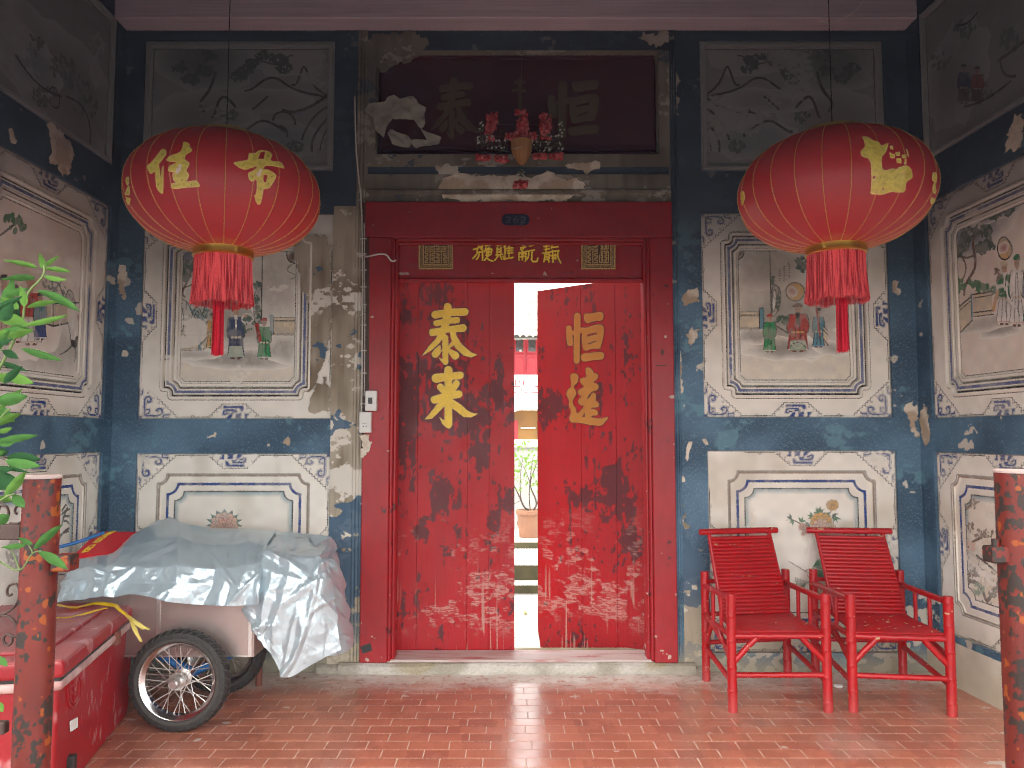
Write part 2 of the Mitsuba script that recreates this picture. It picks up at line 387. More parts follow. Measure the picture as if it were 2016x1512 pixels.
def rust_fn(p, n, uv):
    a = 0.5 * fbm(p.x * 22, p.y * 22, p.z * 9, 3) + 0.5 * fbm(p.x * 85, p.y * 85, p.z * 60, 3)
    b = fbm(p.x * 40 + 9, p.y * 40, p.z * 26, 3)
    c = mix(C3(0.135, 0.017, 0.010), C3(0.085, 0.010, 0.007), noise(p.x * 30, p.y * 30, p.z * 12))
    c = mix(c, C3(0.02, 0.016, 0.013), smoothstep(0.535, 0.56, a + 0.09 * (noise(p.x * 85, p.y * 85, p.z * 85) - 0.5)) * 0.95)
    c = mix(c, C3(0.25, 0.055, 0.006), smoothstep(0.67, 0.70, b) * 0.85)
    return c
pmat('rusty_paint', rust_fn, 0.5, 0.4, lambda p, n, uv: 0.0025 * fbm(p.x * 13, p.y * 13, p.z * 7, 4))
const('post_cap', (0.33, 0.25, 0.23), 0.7)
const('black_iron', (0.05, 0.025, 0.02), 0.6)

def cooler_fn(p, n, uv):
    c = mix(C3(0.31, 0.008, 0.013), C3(0.23, 0.009, 0.014), f3(p, 3, 3))
    sc = smoothstep(0.58, 0.72, 0.5 * fbm(p.x * 30, p.y * 30, p.z * 12, 3) + 0.5 * fbm(p.x * 7, p.y * 7, p.z * 5, 3)) * 0.8
    c = mix(c, C3(0.56, 0.30, 0.30), sc * 0.6)
    dust_glare = 0.35 * smoothstep(0.4, 0.95, n.z) * smoothstep(0.3, 0.65, f3(p, 4, 3) + 0.15)
    return mix(c, C3(0.5, 0.28, 0.27), dust_glare)
pmat('cooler_plastic', cooler_fn, lambda p, n, uv: 0.26 + 0.25 * f3(p, 7, 2), 0.5)
pmat('rim_plastic', lambda p, n, uv: mix(C3(0.50, 0.36, 0.34), C3(0.34, 0.18, 0.17), smoothstep(0.4, 0.7, f3(p, 9, 3))), 0.5, 0.4)
const('white_paper', (0.62, 0.6, 0.57), 0.7)
const('yellow_ribbon', (0.68, 0.42, 0.02), 0.35)
const('pale_yellow', (0.68, 0.57, 0.16), 0.4)

# cart
def crinkle(p, n, uv):
    f, s, w = voronoi(p.x * 15 + 3 * noise(p.x * 6, p.z * 6, p.y * 6), p.z * 15 + p.y * 9 + 3 * noise(p.z * 6, p.x * 6, 2.0))
    f2, s2, w2 = voronoi(p.x * 43 + p.y * 20, p.z * 43 + 2 * noise(p.x * 11, p.z * 11, p.y * 11))
    return 0.0085 * (w - 0.5) * f + 0.0030 * (w2 - 0.5) * f2 + 0.0012 * f3(p, 30, 2)
pmat('silver_sheet', lambda p, n, uv: mix(C3(0.54, 0.66, 0.71), C3(0.44, 0.53, 0.57), f3(p, 5, 3)), 0.22, 0.8, crinkle, metal=0.45)
pmat('cart_metal', lambda p, n, uv: mix(C3(0.44, 0.38, 0.35), C3(0.34, 0.25, 0.23), f3(p, 3, 3)), 0.36, 0.5, lambda p, n, uv: 0.0012 * f3(p, 4, 2), metal=0.75)
const('rubber', (0.022, 0.021, 0.02), 0.65)
const('dusty_rubber', (0.05, 0.047, 0.042), 0.8)
const('chrome', (0.75, 0.74, 0.72), 0.16, 1.0)
const('alloy', (0.6, 0.58, 0.55), 0.32, 0.9)
const('blue_pipe', (0.02, 0.13, 0.36), 0.45)
const('rust_pipe', (0.18, 0.06, 0.04), 0.7)
const('box_red', (0.55, 0.015, 0.02), 0.35)
const('box_gold', (0.72, 0.5, 0.03), 0.4)

# lantern
pmat('lantern_silk', lambda p, n, uv: mix(C3(0.43, 0.035, 0.040), C3(0.36, 0.028, 0.033), f3(p, 4, 2)) * (0.92 + 0.16 * noise(p.x * 300, p.y * 300, p.z * 300)), 0.42, 0.45, sheen=0.5)
const('gold_thread', (0.62, 0.36, 0.12), 0.35, 0.4)
const('sign_gold', (0.075, 0.055, 0.034), 0.6)
const('brass', (0.62, 0.43, 0.10), 0.22, 0.95)
pmat('fringe_red', lambda p, n, uv: mix(C3(0.86, 0.15, 0.16), C3(0.44, 0.03, 0.04), smoothstep(0.35, 0.75, noise(p.x * 210, p.y * 210, p.z * 4))), 0.45, 0.4)
pmat('tassel_red', lambda p, n, uv: mix(C3(0.72, 0.03, 0.06), C3(0.34, 0.008, 0.02), smoothstep(0.35, 0.75, noise(p.x * 260, p.y * 260, p.z * 5))), 0.45, 0.4)
pmat('gold_foil', lambda p, n, uv: mix(C3(0.66, 0.52, 0.10), C3(0.54, 0.42, 0.08), smoothstep(0.4, 0.65, fbm(p.x * 90, p.y * 90, p.z * 90, 2))), 0.4, 0.5)
const('foil_edge', (0.82, 0.62, 0.25), 0.4)
const('pale_flower', (0.75, 0.6, 0.5), 0.6)

# plants
def leafmat(key, top, trans):
    scene[key] = {'type': 'principledthin', 'base_color': {'type': 'rgb', 'value': list(top)}, 'roughness': 0.38, 'diff_trans': trans, 'spec_trans': 0.0}
leafmat('leaf_bright', (0.10, 0.21, 0.045), 0.65)
leafmat('leaf_mid', (0.06, 0.15, 0.04), 0.55)
leafmat('leaf_dark', (0.025, 0.07, 0.028), 0.35)
leafmat('court_leaf', (0.22, 0.40, 0.07), 0.9)
const('stem_green', (0.10, 0.15, 0.04), 0.6)
const('twig', (0.10, 0.07, 0.05), 0.8)
pmat('terracotta', lambda p, n, uv: mix(C3(0.42, 0.22, 0.14), C3(0.33, 0.18, 0.12), f3(p, 9, 2)), 0.8, 0.2)
const('soil', (0.05, 0.035, 0.025), 0.95)

# courtyard house
pmat('ochre_wall', lambda p, n, uv: mix(C3(0.40, 0.21, 0.055), C3(0.24, 0.12, 0.035), f3(p, 2.2, 3)), 0.85, 0.2)
const('white_render', (0.74, 0.73, 0.70), 0.8)
const('grey_render', (0.42, 0.42, 0.41), 0.85)
const('shutter_red', (0.55, 0.03, 0.04), 0.5)
const('dark_glass', (0.06, 0.05, 0.04), 0.15)
pmat('roof_clay', lambda p, n, uv: mix(C3(0.55, 0.52, 0.46), C3(0.40, 0.36, 0.30), f3(p, 5, 2)), 0.8, 0.2)
const('white_plastic', (0.62, 0.61, 0.57), 0.35)
const('black_plastic', (0.015, 0.015, 0.015), 0.35)
const('cable_white', (0.5, 0.48, 0.43), 0.5)
pmat('paper', lambda p, n, uv: mix(C3(0.30, 0.29, 0.26), C3(0.16, 0.15, 0.13), f3(p, 14, 3)), 0.9, 0.2)
const('wicker', (0.26, 0.13, 0.05), 0.7)
const('garland_red', (0.30, 0.03, 0.035), 0.6)
const('garland_pink', (0.38, 0.08, 0.085), 0.6)
const('garland_green', (0.06, 0.08, 0.05), 0.7)
const('garland_white', (0.4, 0.4, 0.37), 0.6)
pmat('street', lambda p, n, uv: mix(C3(0.19, 0.19, 0.19), C3(0.15, 0.15, 0.152), f3(p, 1.1, 3)), 0.9, 0.2)
# ---------------------------------------------------------------- planes
XL, XR = -2.60, 2.65
FW = Plane((0, 0, 0), (1, 0, 0), (0, 0, 1))
LW = Plane((XL, 0, 0), (0.011, 1, 0), (0, 0, 1))              # faces right; u grows towards the corner
RW = Plane((XR, 0, 0), (0.0516, -1, 0), (0, 0, 1))            # faces left; u grows towards the street
PXM = 1 / 302.4                                               # metres per photograph pixel on the front wall

class Paint:
    """flat paint on a real surface, laid in thin coats"""
    def __init__(s, pl, off):
        s.pl, s.off, s.k, s.parts = pl, off + 0.0012, 0, []
    def coat(s): s.k += 1; return s
    def put(s, g, col, a=1.0):
        s.parts.append((s.k, g if isinstance(g, (Polygon, MultiPolygon)) or hasattr(g, 'geoms') else Polygon(g).buffer(0), col, a)); return s
    def line(s, pts, w, col=INK, a=1.0, cap=1): return s.put(stroke(pts, w, cap), col, a)
    def wash(s, cx, cy, rx, ry, col, a, seed=0, n=28):
        s.coat(); s.parts.append((s.k, ('fan', cx, cy, rx, ry, n, seed), col, a)); return s
    def build(s, name, parent, clip=None):
        V, F, UV, nv = [], [], [], 0
        grouped = {}
        for k, g, c, a in s.parts:
            if isinstance(g, tuple):
                _, cx, cy, rx, ry, n, sd = g
                r = np.random.default_rng(sd); ang = np.arange(n) * 2 * np.pi / n
                kk = 1 + 0.25 * (r.random(n) - 0.5)
                rings = [np.array([[cx, cy]])] + [np.stack([cx + rx * q * kk * np.cos(ang), cy + ry * q * kk * np.sin(ang)], 1) for q in (0.45, 0.75, 1.0)]
                al = [a] + [a * 0.85] * n + [a * 0.4] * n + [0.0] * n
                pts = np.vstack(rings)
                if clip is not None:
                    b = clip.bounds; pts = np.clip(pts, [b[0], b[1]], [b[2], b[3]])
                f = [(0, 1 + j, 1 + (j + 1) % n) for j in range(n)]
                for q in range(2):
                    o0, o1 = 1 + q * n, 1 + (q + 1) * n
                    for j in range(n): f += [(o0 + j, o1 + j, o1 + (j + 1) % n), (o0 + j, o1 + (j + 1) % n, o0 + (j + 1) % n)]
                V.append(np.array([s.pl.at(x, y, s.off + 0.00012 * k) for x, y in pts])); F.append(np.array(f) + nv); UV.append(np.stack([np.full(len(pts), c), al], 1)); nv += len(pts)
            else:
                grouped.setdefault((k, c, a), []).append(g)
        prev = {}
        for (k, c, a), gs in grouped.items():
            g = unary_union([x.buffer(0) for x in gs])
            if k in prev: g = g.difference(prev[k]); prev[k] = unary_union([prev[k], g])
            else: prev[k] = g
            if clip is not None: g = g.intersection(clip)
            for p in polys(g):
                v, f = tri(p)
                V.append(np.array([s.pl.at(x, y, s.off + 0.00012 * k) for x, y in v])); F.append(f + nv); UV.append(np.tile([c, a], (len(v), 1))); nv += len(v)
        if not V: return None
        return add(name, trimesh.Trimesh(np.vstack(V), np.vstack(F), process=False), 'wall_paint', parent, uv=np.vstack(UV))

def R(u0, v0, u1, v1): return sbox(u0, v0, u1, v1)

def notch(u0, v0, u1, v1, a, kind):
    g = R(u0, v0, u1, v1)
    for x in (u0, u1):
        for y in (v0, v1):
            g = g.difference(Point(x, y).buffer(a, quad_segs=8) if kind == 'arc' else sbox(x - a, y - a, x + a, y + a))
    return g if kind == 'arc' else g.buffer(-a * 0.35, quad_segs=4).buffer(a * 0.7, quad_segs=4).buffer(-a * 0.35, quad_segs=4)

def inset(g, d): return g.buffer(-d, join_style='mitre')

Z = PXM / 5.04                                                # the scrollwork was measured at 5.04 x
def corner_scroll(fade=0.0):
    bl = [stroke([(62, 40), (58, 60), (58, 195), (75, 222), (105, 222), (120, 205), (118, 175), (95, 165), (86, 182)], 17),
          stroke([(62, 40), (92, 32), (180, 32), (215, 40), (238, 70), (230, 100), (200, 105), (180, 90), (192, 74)], 17),
          stroke([(70, 95), (108, 95), (108, 74)], 11), stroke([(66, 44), (105, 60)], 16),
          stroke([(246, 14), (252, 38), (278, 42), (302, 40)], 13), stroke([(268, 16), (300, 16)], 9),
          stroke([(14, 240), (30, 246), (36, 266), (30, 288)], 12), sbox(6, 6, 38, 32)]
    stair = []
    n = 13
    for k in range(n + 1):
        x, y = 18 + k * 355 / n, 350 - k * 330 / n
        if stair: stair.append((x, stair[-1][1]))
        stair.append((x, y))
    ink = [stroke(stair, 6.5, 2)]
    for k in range(1, n, 2):
        x, y = 18 + k * 355 / n, 350 - k * 330 / n
        ink.append(stroke([(x, y), (x - 3, y - 22), (x - 20, y - 22), (x - 20, y - 10), (x - 9, y - 10)], 3.6))
    u = unary_union(bl)
    ink.append(u.buffer(9).difference(u.buffer(6)))
    return u, unary_union(ink)

def centre_scroll():
    bl = [Polygon([(-115, 108), (-115, 130), (72, 130), (82, 118), (82, 80), (55, 80), (55, 95), (42, 108)]),
          stroke([(-116, 50), (-110, 78), (-85, 90), (0, 90), (14, 74), (-22, 70)], 17), stroke([(-116, 50), (-96, 45), (-80, 60), (-60, 60)], 12),
          Polygon([(-92, 4), (-62, 35), (-30, 60), (-22, 40), (-40, 4)]), Polygon([(10, 4), (10, 50), (62, 56), (62, 35), (44, 27), (62, 22), (60, 4)]),
          Polygon([(100, 4), (100, 55), (136, 55), (136, 40), (118, 36), (118, 4)])]
    def st(x0, y0, x1, y1, n=6):
        o = [(x0, y0)]
        for k in range(1, n + 1):
            x, y = x0 + (x1 - x0) * k / n, y0 + (y1 - y0) * k / n
            o += [(x, o[-1][1]), (x, y)]
        return o
    path = st(-272, 20, -138, 150) + [(88, 150)] + st(88, 150, 238, 20)
    ink = [stroke(path, 6.5, 2)]
    for x, y in ((-240, 40), (-190, 88), (-150, 118), (110, 118), (150, 80), (200, 40)):
        ink.append(stroke([(x, y), (x + 14, y - 4), (x + 14, y - 18), (x, y - 18), (x + 2, y - 9)], 3.6))
    u = unary_union(bl)
    ink.append(u.buffer(7).difference(u.buffer(4.5)))
    return u, unary_union(ink)
CS, MS = corner_scroll(), centre_scroll()

def place(g, sx, sy, rot, ou, ov):
    g = affinity.scale(g, sx * Z, sy * Z, origin=(0, 0))
    if rot: g = affinity.rotate(g, rot, origin=(0, 0))
    return affinity.translate(g, ou, ov)

def border_work(pl, wall, rect, off, seed, worn=()):
    """the blue scrolls and ink lines on a panel's border board"""
    u0, v0, u1, v1 = rect
    r = np.random.default_rng(seed)
    pb, pk = Paint(pl, off), Paint(pl, off)
    um, vm = (u0 + u1) / 2, (v0 + v1) / 2
    todo = [(CS, 1, 1, 0, u0, v0), (CS, -1, 1, 0, u1, v0), (CS, 1, -1, 0, u0, v1), (CS, -1, -1, 0, u1, v1),
            (MS, 1, 1, 0, um, v0), (MS, 1, 1, 180, um, v1), (MS, 1, 1, -90, u0, vm), (MS, 1, 1, 90, u1, vm)]
    for k, (m, sx, sy, rot, ou, ov) in enumerate(todo):
        if k in worn: continue
        pb.put(place(m[0], sx, sy, rot, ou, ov), BLUE, 1.0 - 0.12 * r.random())
        pk.put(place(m[1], sx, sy, rot, ou, ov), INK, 1.0 - 0.2 * r.random())
    e = 20 * Z
    def run(a, b):
        pk.line([a, b], 0.0048, INK, 0.95, 2)
        x, y = (a[0] + b[0]) / 2, (a[1] + b[1]) / 2
        c = Point(x, y).buffer(0.011); pk.put(c.buffer(0.0016).difference(c.buffer(-0.0016)), INK, 0.8)
    c, m = 375 * Z, 255 * Z
    for v in (v0 + e, v1 - e):
        run((u0 + c, v), (um - m, v)); run((um + m, v), (u1 - c, v))
    for u in (u0 + e, u1 - e):
        run((u, v0 + c), (u, vm - m)); run((u, vm + m), (u, v1 - c))
    pk.put(R(*rect).difference(R(u0 + 0.006, v0 + 0.006, u1 - 0.006, v1 - 0.006)), WASH, 0.9)
    return pb, pk

def upper_panel(pl, wall, rect, seed, worn=()):
    u0, v0, u1, v1 = rect
    pn = add('upper_panel', prism(pl, R(*rect).difference(inset(notch(u0 + .14, v0 + .133, u1 - .14, v1 - .133, .055, 'sq'), .01)), -0.06, -0.020), 'plaster', wall)
    o = notch(u0 + .14, v0 + .133, u1 - .14, v1 - .133, .055, 'sq')
    o2 = notch(u0 + .155, v0 + .148, u1 - .155, v1 - .148, .055, 'sq')
    def ring(a, b): return inset(o, a).difference(inset(o, b))
    add('moulding', prism(pl, ring(0, .013), -0.05, -0.002), 'plaster', pn)
    add('moulding', prism(pl, ring(.026, .066), -0.06, -0.020), 'plaster', pn)
    add('moulding', prism(pl, ring(.078, .100), -0.06, -0.030), 'plaster', pn)
    add('groove', cat([prism(pl, ring(.013, .026), -0.06, -0.036), prism(pl, ring(.066, .078), -0.06, -0.044)]), 'plaster', pn)
    pic = inset(o, .100)
    add('picture_ground', prism(pl, pic, -0.07, -0.040), 'plaster', pn)
    g = Paint(pl, -0.036); g.put(ring(.0132, .0258), INK, 1.0); g.build('grime_line', pn)  # dark ink paints the shade of the grooves, with some grime
    g = Paint(pl, -0.044); g.put(ring(.0665, .0775), INK, 0.8); g.build('grime_line', pn)
    s = Paint(pl, -0.020); s.put(ring(.036, .054), BLUE, 0.85); s.coat().put(ring(.0262, .0285), WASH, .8).put(ring(.063, .0658), WASH, .8); s.build('blue_stripe', pn)
    k = Paint(pl, -0.030); k.put(ring(.0975, .0995), INK, 0.8).put(ring(.0785, .0805), WASH, 0.9); k.build('ink_line', pn)
    k = Paint(pl, -0.040); k.put(inset(o, .112).difference(inset(o, .1168)), INK, 1.0); k.build('ink_line', pn)
    k = Paint(pl, -0.020); k.put(o.buffer(.011).difference(o.buffer(.0062)), INK, .9); k.build('ink_line', pn)
    pb, pk = border_work(pl, wall, rect, -0.020, seed, worn)
    pb.build('blue_scrollwork', pn); pk.build('ink_border', pn)
    return pn, inset(o, .116)

def lower_panel(pl, wall, rect, seed, worn=(), blue=1.0):
    u0, v0, u1, v1 = rect
    o = notch(u0 + .14, v0 + .14, u1 - .14, v1 - .137, .06, 'arc')
    pn = add('lower_panel', prism(pl, R(*rect).difference(o), -0.05, -0.020), 'plaster', wall)
    add('moulding', prism(pl, o.difference(inset(o, .012)), -0.05, -0.026), 'plaster', pn)
    add('picture_ground', prism(pl, inset(o, .012), -0.06, -0.034), 'plaster', pn)
    b = notch(u0 + .19, v0 + .19, u1 - .19, v1 - .19, .068, 'arc')
    c = notch(u0 + .245, v0 + .245, u1 - .245, v1 - .245, .06, 'arc')
    k = Paint(pl, -0.020); k.put(o.buffer(.009).difference(o), WASH, .75); k.build('grime_line', pn)  # wash painted as shade round the recess edge, with some grime
    k = Paint(pl, -0.026); k.put(o.difference(inset(o, .012)), BROWN, .75); k.build('grime_line', pn)
    s = Paint(pl, -0.034); s.put(b.difference(inset(b, .017)), BLUE, 0.95 * blue)
    for q in range(5): s.coat().put(inset(c, .007 * q).difference(inset(c, .007 * (q + 1))).intersection(R(u0, (v0 + v1) / 2 - q * .05, u1, v1)), TEAL, 0.75 - 0.15 * q)
    s.build('blue_stripe', pn)
    k = Paint(pl, -0.033); k.put(c.buffer(.003).difference(inset(c, .004)), INK, 0.9); k.build('ink_line', pn)
    pb, pk = border_work(pl, wall, rect, -0.020, seed, worn)
    pb.build('blue_scrollwork', pn); pk.build('ink_border', pn)
    return pn, inset(c, .006)

def frieze_panel(pl, wall, rect):
    u0, v0, u1, v1 = rect
    q = R(*rect)
    pn = add('frieze_panel', prism(pl, q.difference(inset(q, .045)), -0.04, -0.010), 'plaster', wall)
    add('moulding', prism(pl, inset(q, .018).difference(inset(q, .034)), -0.03, 0.0), 'plaster', pn)
    add('picture_ground', prism(pl, inset(q, .045), -0.05, -0.026), 'plaster', pn)
    k = Paint(pl, -0.026); k.put(inset(q, .0455).difference(inset(q, .050)), INK, .9); k.build('ink_line', pn)
    return pn, inset(q, .052)

# ---------------------------------------------------------------- the front wall
UL, LL, FL = (-2.440, 1.610, -1.180, 2.971), (-2.438, 0.12, -1.180, 1.386), (-2.464, 3.257, -1.190, 4.154)
UR, LR, FR = (1.250, 1.620, 2.482, 2.975), (1.268, 0.12, 2.494, 1.405), (1.261, 3.257, 2.489, 4.154)
fw = thing('front_wall', 'old blue plastered front wall with painted panels on both sides of the red doorway', 'wall')
ZT = 4.75
def holes(rects): return unary_union([R(*r) for r in rects])
add('masonry', cat([box(-3.0, -1.0, 0.05, 0.34, -0.1, ZT), box(1.09, 3.05, 0.05, 0.34, -0.1, ZT), box(-1.0, 1.09, 0.14, 0.34, 3.03, ZT)]), 'bare_plaster', fw)
def subdiv(g, step=0.9): return g
add('blue_plaster', prism(FW, R(XL - .05, -.02, -1.18, 4.5).difference(holes([UL, LL, FL])), -0.05, 0), 'blue_plaster', fw)
add('blue_plaster', prism(FW, R(1.10, -.02, XR + .05, 4.5).difference(holes([UR, LR, FR])), -0.05, 0), 'blue_plaster', fw)
# the stained strip left of the door, and the ribbed edges of both pilasters
add('bare_pilaster', prism(FW, R(-1.18, -.02, -1.035, 3.02), -0.05, 0.003), 'bare_plaster', fw, label='stained bare plaster strip left of the red door frame')
add('blue_pilaster', prism(FW, R(-1.18, 3.02, -1.035, 4.5), -0.05, 0.003), 'blue_plaster', fw)
for a, b, m in ((-1.035, -0.968, 'bare_plaster'), (1.053, 1.10, 'blue_plaster')):
    w = (b - a) / 3
    for k in range(3):
        x = a + w * (k + .5)
        prof = Point(x, 0.0).buffer(w * .47, quad_segs=5)
        mm = trimesh.creation.extrude_polygon(prof, 4.5 - .0, engine='earcut')
        add('pilaster_rib', mm, m, fw, smooth=40)
add('pilaster_backing', cat([box(-1.035, -0.96, 0.006, 0.05, 0, 4.5), box(1.045, 1.10, 0.006, 0.05, 0, 4.5)]), 'bare_plaster', fw)

panels = {}
for nm, fn, r, sd, w in (('UL', upper_panel, UL, 1, (1, 3, 7)), ('UR', upper_panel, UR, 2, ()), ('LL', lower_panel, LL, 3, ()), ('LR', lower_panel, LR, 4, (2,))):
    panels[nm] = fn(FW, fw, r, sd, w)
for nm, r in (('FL', FL), ('FR', FR)): panels[nm] = frieze_panel(FW, fw, r)

# the zone above the door: plaster bands round the recess of the name board
SX0, SX1, SZ0, SZ1 = -0.915, 0.985, 3.375, 4.085
tr = add('transom', prism(FW, R(-0.968, 3.29, 1.053, 4.5).difference(R(SX0, SZ0, SX1, SZ1)), -0.14, -0.006), 'bare_plaster', fw)
add('recess_back', box(SX0 - .01, SX1 + .01, 0.13, 0.15, SZ0 - .01, SZ1 + .01), 'old_board', tr)
add('ledge', prism(FW, R(-0.968, 3.045, 1.053, 3.235), -0.14, 0.004), 'bare_plaster', tr)
add('ledge', box(-0.968, 1.053, -0.02, 0.1, 3.095, 3.13, .006), 'bare_plaster', tr)
add('blue_band', prism(FW, R(-0.968, 3.235, 1.053, 3.30), -0.14, -0.012), 'blue_plaster', tr)
add('blue_band', prism(FW, R(-0.968, 4.09, 1.053, 4.24), -0.14, -0.001), 'blue_plaster', tr)
def flake(name, pl, pts, par, off=.0009, th=.004, mat='flake_plaster', it=1, lab=None):
    g = smooth_poly(pl.P(pts), it)
    # ragged edge
    rr = np.random.default_rng(len(pts) * 31 + int(abs(pts[0][0])))
    c = np.array(g.segmentize(0.010).exterior.coords)[:-1]
    s_ = float(rr.random() * 50)
    for fq, am in ((27, .055), (70, .034), (160, .018)):
        k_ = min(1.0, 13 * math.sqrt(g.area))
        c = c + k_ * am * np.stack([meshkit.noise(np.c_[c * fq, np.full(len(c), s_)]) - .5, meshkit.noise(np.c_[c * fq, np.full(len(c), s_ + 9)]) - .5], 1)
    gg = max(polys(Polygon(c).buffer(0)), key=lambda q_: q_.area)
    return add(name, prism(pl, gg, off - th, off), mat, par, label=lab)
flake('bare_patch', FW, [(862, 345), (868, 398), (985, 398), (992, 392), (1082, 396), (1110, 400), (1130, 385), (1170, 380), (1150, 365), (1140, 348), (1000, 344)], tr, .010, .008, lab='pale exposed plaster patch above the door frame')
flake('bare_patch', FW, [(852, 322), (860, 342), (905, 342), (908, 325)], tr, -.004, .02)
flake('bare_patch', FW, [(1105, 322), (1180, 316), (1185, 330), (1165, 338), (1120, 330)], tr, -.004, .02)
flake('bare_patch', FW, [(715, 68), (838, 64), (842, 98), (800, 118), (745, 142), (722, 120)], tr, .006, .01, 'bare_plaster')
flake('bare_patch', FW, [(1258, 63), (1330, 63), (1328, 85), (1290, 88), (1262, 82)], tr, .006, .01)
flake('bare_patch', FW, [(1312, 128), (1334, 128), (1334, 230), (1316, 225)], tr, .002, .01)
# flaked places on the blue plaster
for pts in ([(1351, 568), (1365, 562), (1378, 575), (1376, 598), (1358, 600), (1344, 590)], [(1352, 650), (1368, 645), (1374, 655), (1366, 682), (1358, 675)], [(1331, 720), (1343, 722), (1345, 780), (1335, 785)],
            [(1338, 690), (1344, 692), (1342, 715), (1337, 712)], [(1351, 867), (1362, 870), (1358, 905), (1350, 895)], [(1383, 864), (1395, 866), (1392, 874), (1384, 872)],
            [(1338, 935), (1348, 937), (1348, 950), (1338, 950)], [(1757, 548), (1772, 552), (1775, 585), (1760, 580)],
            [(1781, 795), (1800, 788), (1806, 815), (1797, 832), (1806, 862), (1795, 858), (1786, 830)],
            [(656, 852), (668, 838), (690, 842), (688, 880), (662, 905), (655, 880)], [(672, 920), (690, 915), (692, 940), (678, 950)], [(678, 935), (692, 938), (688, 948), (676, 945)],
            [(672, 595), (688, 560), (692, 570), (678, 602)], [(560, 866), (570, 862), (572, 872), (562, 876)], [(240, 690), (252, 688), (250, 702), (240, 700)], [(408, 855), (430, 850), (425, 860), (405, 862)],
            [(233, 522), (248, 520), (246, 560), (252, 600), (238, 585), (232, 550)]):
    flake('plaster_flake', FW, pts, fw)
flake('plaster_flake', FW, [(575, 470), (640, 455), (655, 520), (652, 640), (640, 700), (620, 760), (600, 770), (606, 700), (612, 600), (590, 560)], fw, -.004, .009, 'bare_plaster', lab='large stained patch where the paint is gone at the right of the lantern panel')
flake('plaster_flake', FW, [(608, 780), (650, 735), (653, 820), (610, 818)], fw, -.006, .006, 'bare_plaster')

flake('bare_patch', FW, [(1339, 985), (1352, 1000), (1358, 1060), (1372, 1085), (1389, 1092), (1388, 1334), (1338, 1334)], fw, .0015, .006, 'bare_plaster', it=0, lab='bare stained plaster at the foot of the right pilaster')
beam = thing('ceiling_beam', 'dusty pink painted beam running along the top of the front wall', 'beam')
add('beam_board', box(XL, XR, -0.155, 0.05, 4.225, 4.46, .006), 'beam_paint', beam)
add('beam_board', box(XL, XR, -0.30, -0.10, 4.462, 4.70, .006), 'beam_paint', beam)

# ---------------------------------------------------------------- the side walls
def side_wall(pl, name, label, gaps, s):
    w = thing(name, label, 'wall')
    L = 3.05
    a, b = gaps
    if s > 0: rects = [(-b, 1.610, -a, 2.99), (-b, 0.30, -a, 1.40), (-b, 3.257, -a, 4.25)]; g = R(-L, -.02, 0, 4.6)
    else: rects = [(a, 1.610, b, 2.99), (a, 0.30, b, 1.40), (a, 3.257, b, 4.25)]; g = R(0, -.02, L, 4.6)
    add('blue_plaster', prism(pl, g.difference(holes(rects)), -0.05, 0), 'blue_plaster', w)
    add('masonry', prism(pl, g.buffer(.02, join_style='mitre'), -0.30, -0.055), 'bare_plaster', w)
    x0, x1 = (-L, 0) if s > 0 else (0, L)
    add('plinth', prism(pl, R(x0 + .001, 0, x1 - .001, 0.26), -0.01, 0.006), 'plaster', w)
    out = {}
    out['U'] = upper_panel(pl, w, rects[0], 21 + int(s), (6,) if s < 0 else ())
    out['L'] = lower_panel(pl, w, rects[1], 25 + int(s), (0,))
    out['F'] = frieze_panel(pl, w, rects[2])
    return w, out
lw, lp = side_wall(LW, 'side_wall', 'side wall on the left with a painted crane and figures behind the leafy plant', (0.10, 1.36), 1)
rw, rp = side_wall(RW, 'side_wall', 'side wall on the right with painted figures and a blossom branch beside the chairs', (0.14, 1.40), -1)
flake('plaster_flake', LW, [(90, 235), (150, 292), (140, 330), (128, 350), (118, 330), (95, 320), (100, 270)], lw, .003, .004)
flake('plaster_flake', LW, [(14, 250), (30, 262), (32, 285), (20, 280)], lw, .003, .004)
flake('plaster_flake', RW, [(1810, 808), (1826, 806), (1833, 868), (1816, 872)], rw, .003, .004)
flake('plaster_flake', RW, [(1995, 230), (2016, 222), (2016, 285), (1985, 305), (1980, 285)], rw, .003, .004)

lwz = thing('loose_wire', 'pale loose wire drooping in front of the beam at the upper right', 'wire')
add('strand', tube(spline([P3(a, b, -.32) for a, b in ((1610, 41), (1640, 44), (1665, 34), (1690, 14), (1706, -12))], 24), .0035, 6), 'cable_white', lwz, True)
tag('ceiling', kind='structure')
add('ceiling', box(XL - .3, XR + .5, -3.3, 0.3, 4.66, 4.72), 'ceiling_wood')
ev = thing('porch_eave', 'added unseen eave board hung low to shade the upper wall', 'eave')
add('fascia', box(XL - .3, XR + .5, -3.34, -3.28, 2.58, 4.72, .006), 'eave_wood', ev)  # out of view, lowered to cut sky light on the upper wall
# pavement outside and the floor of the porch
tag('street', kind='structure')
add('street', box(-120, 120, -110, 120, -0.30, -0.17), 'street')
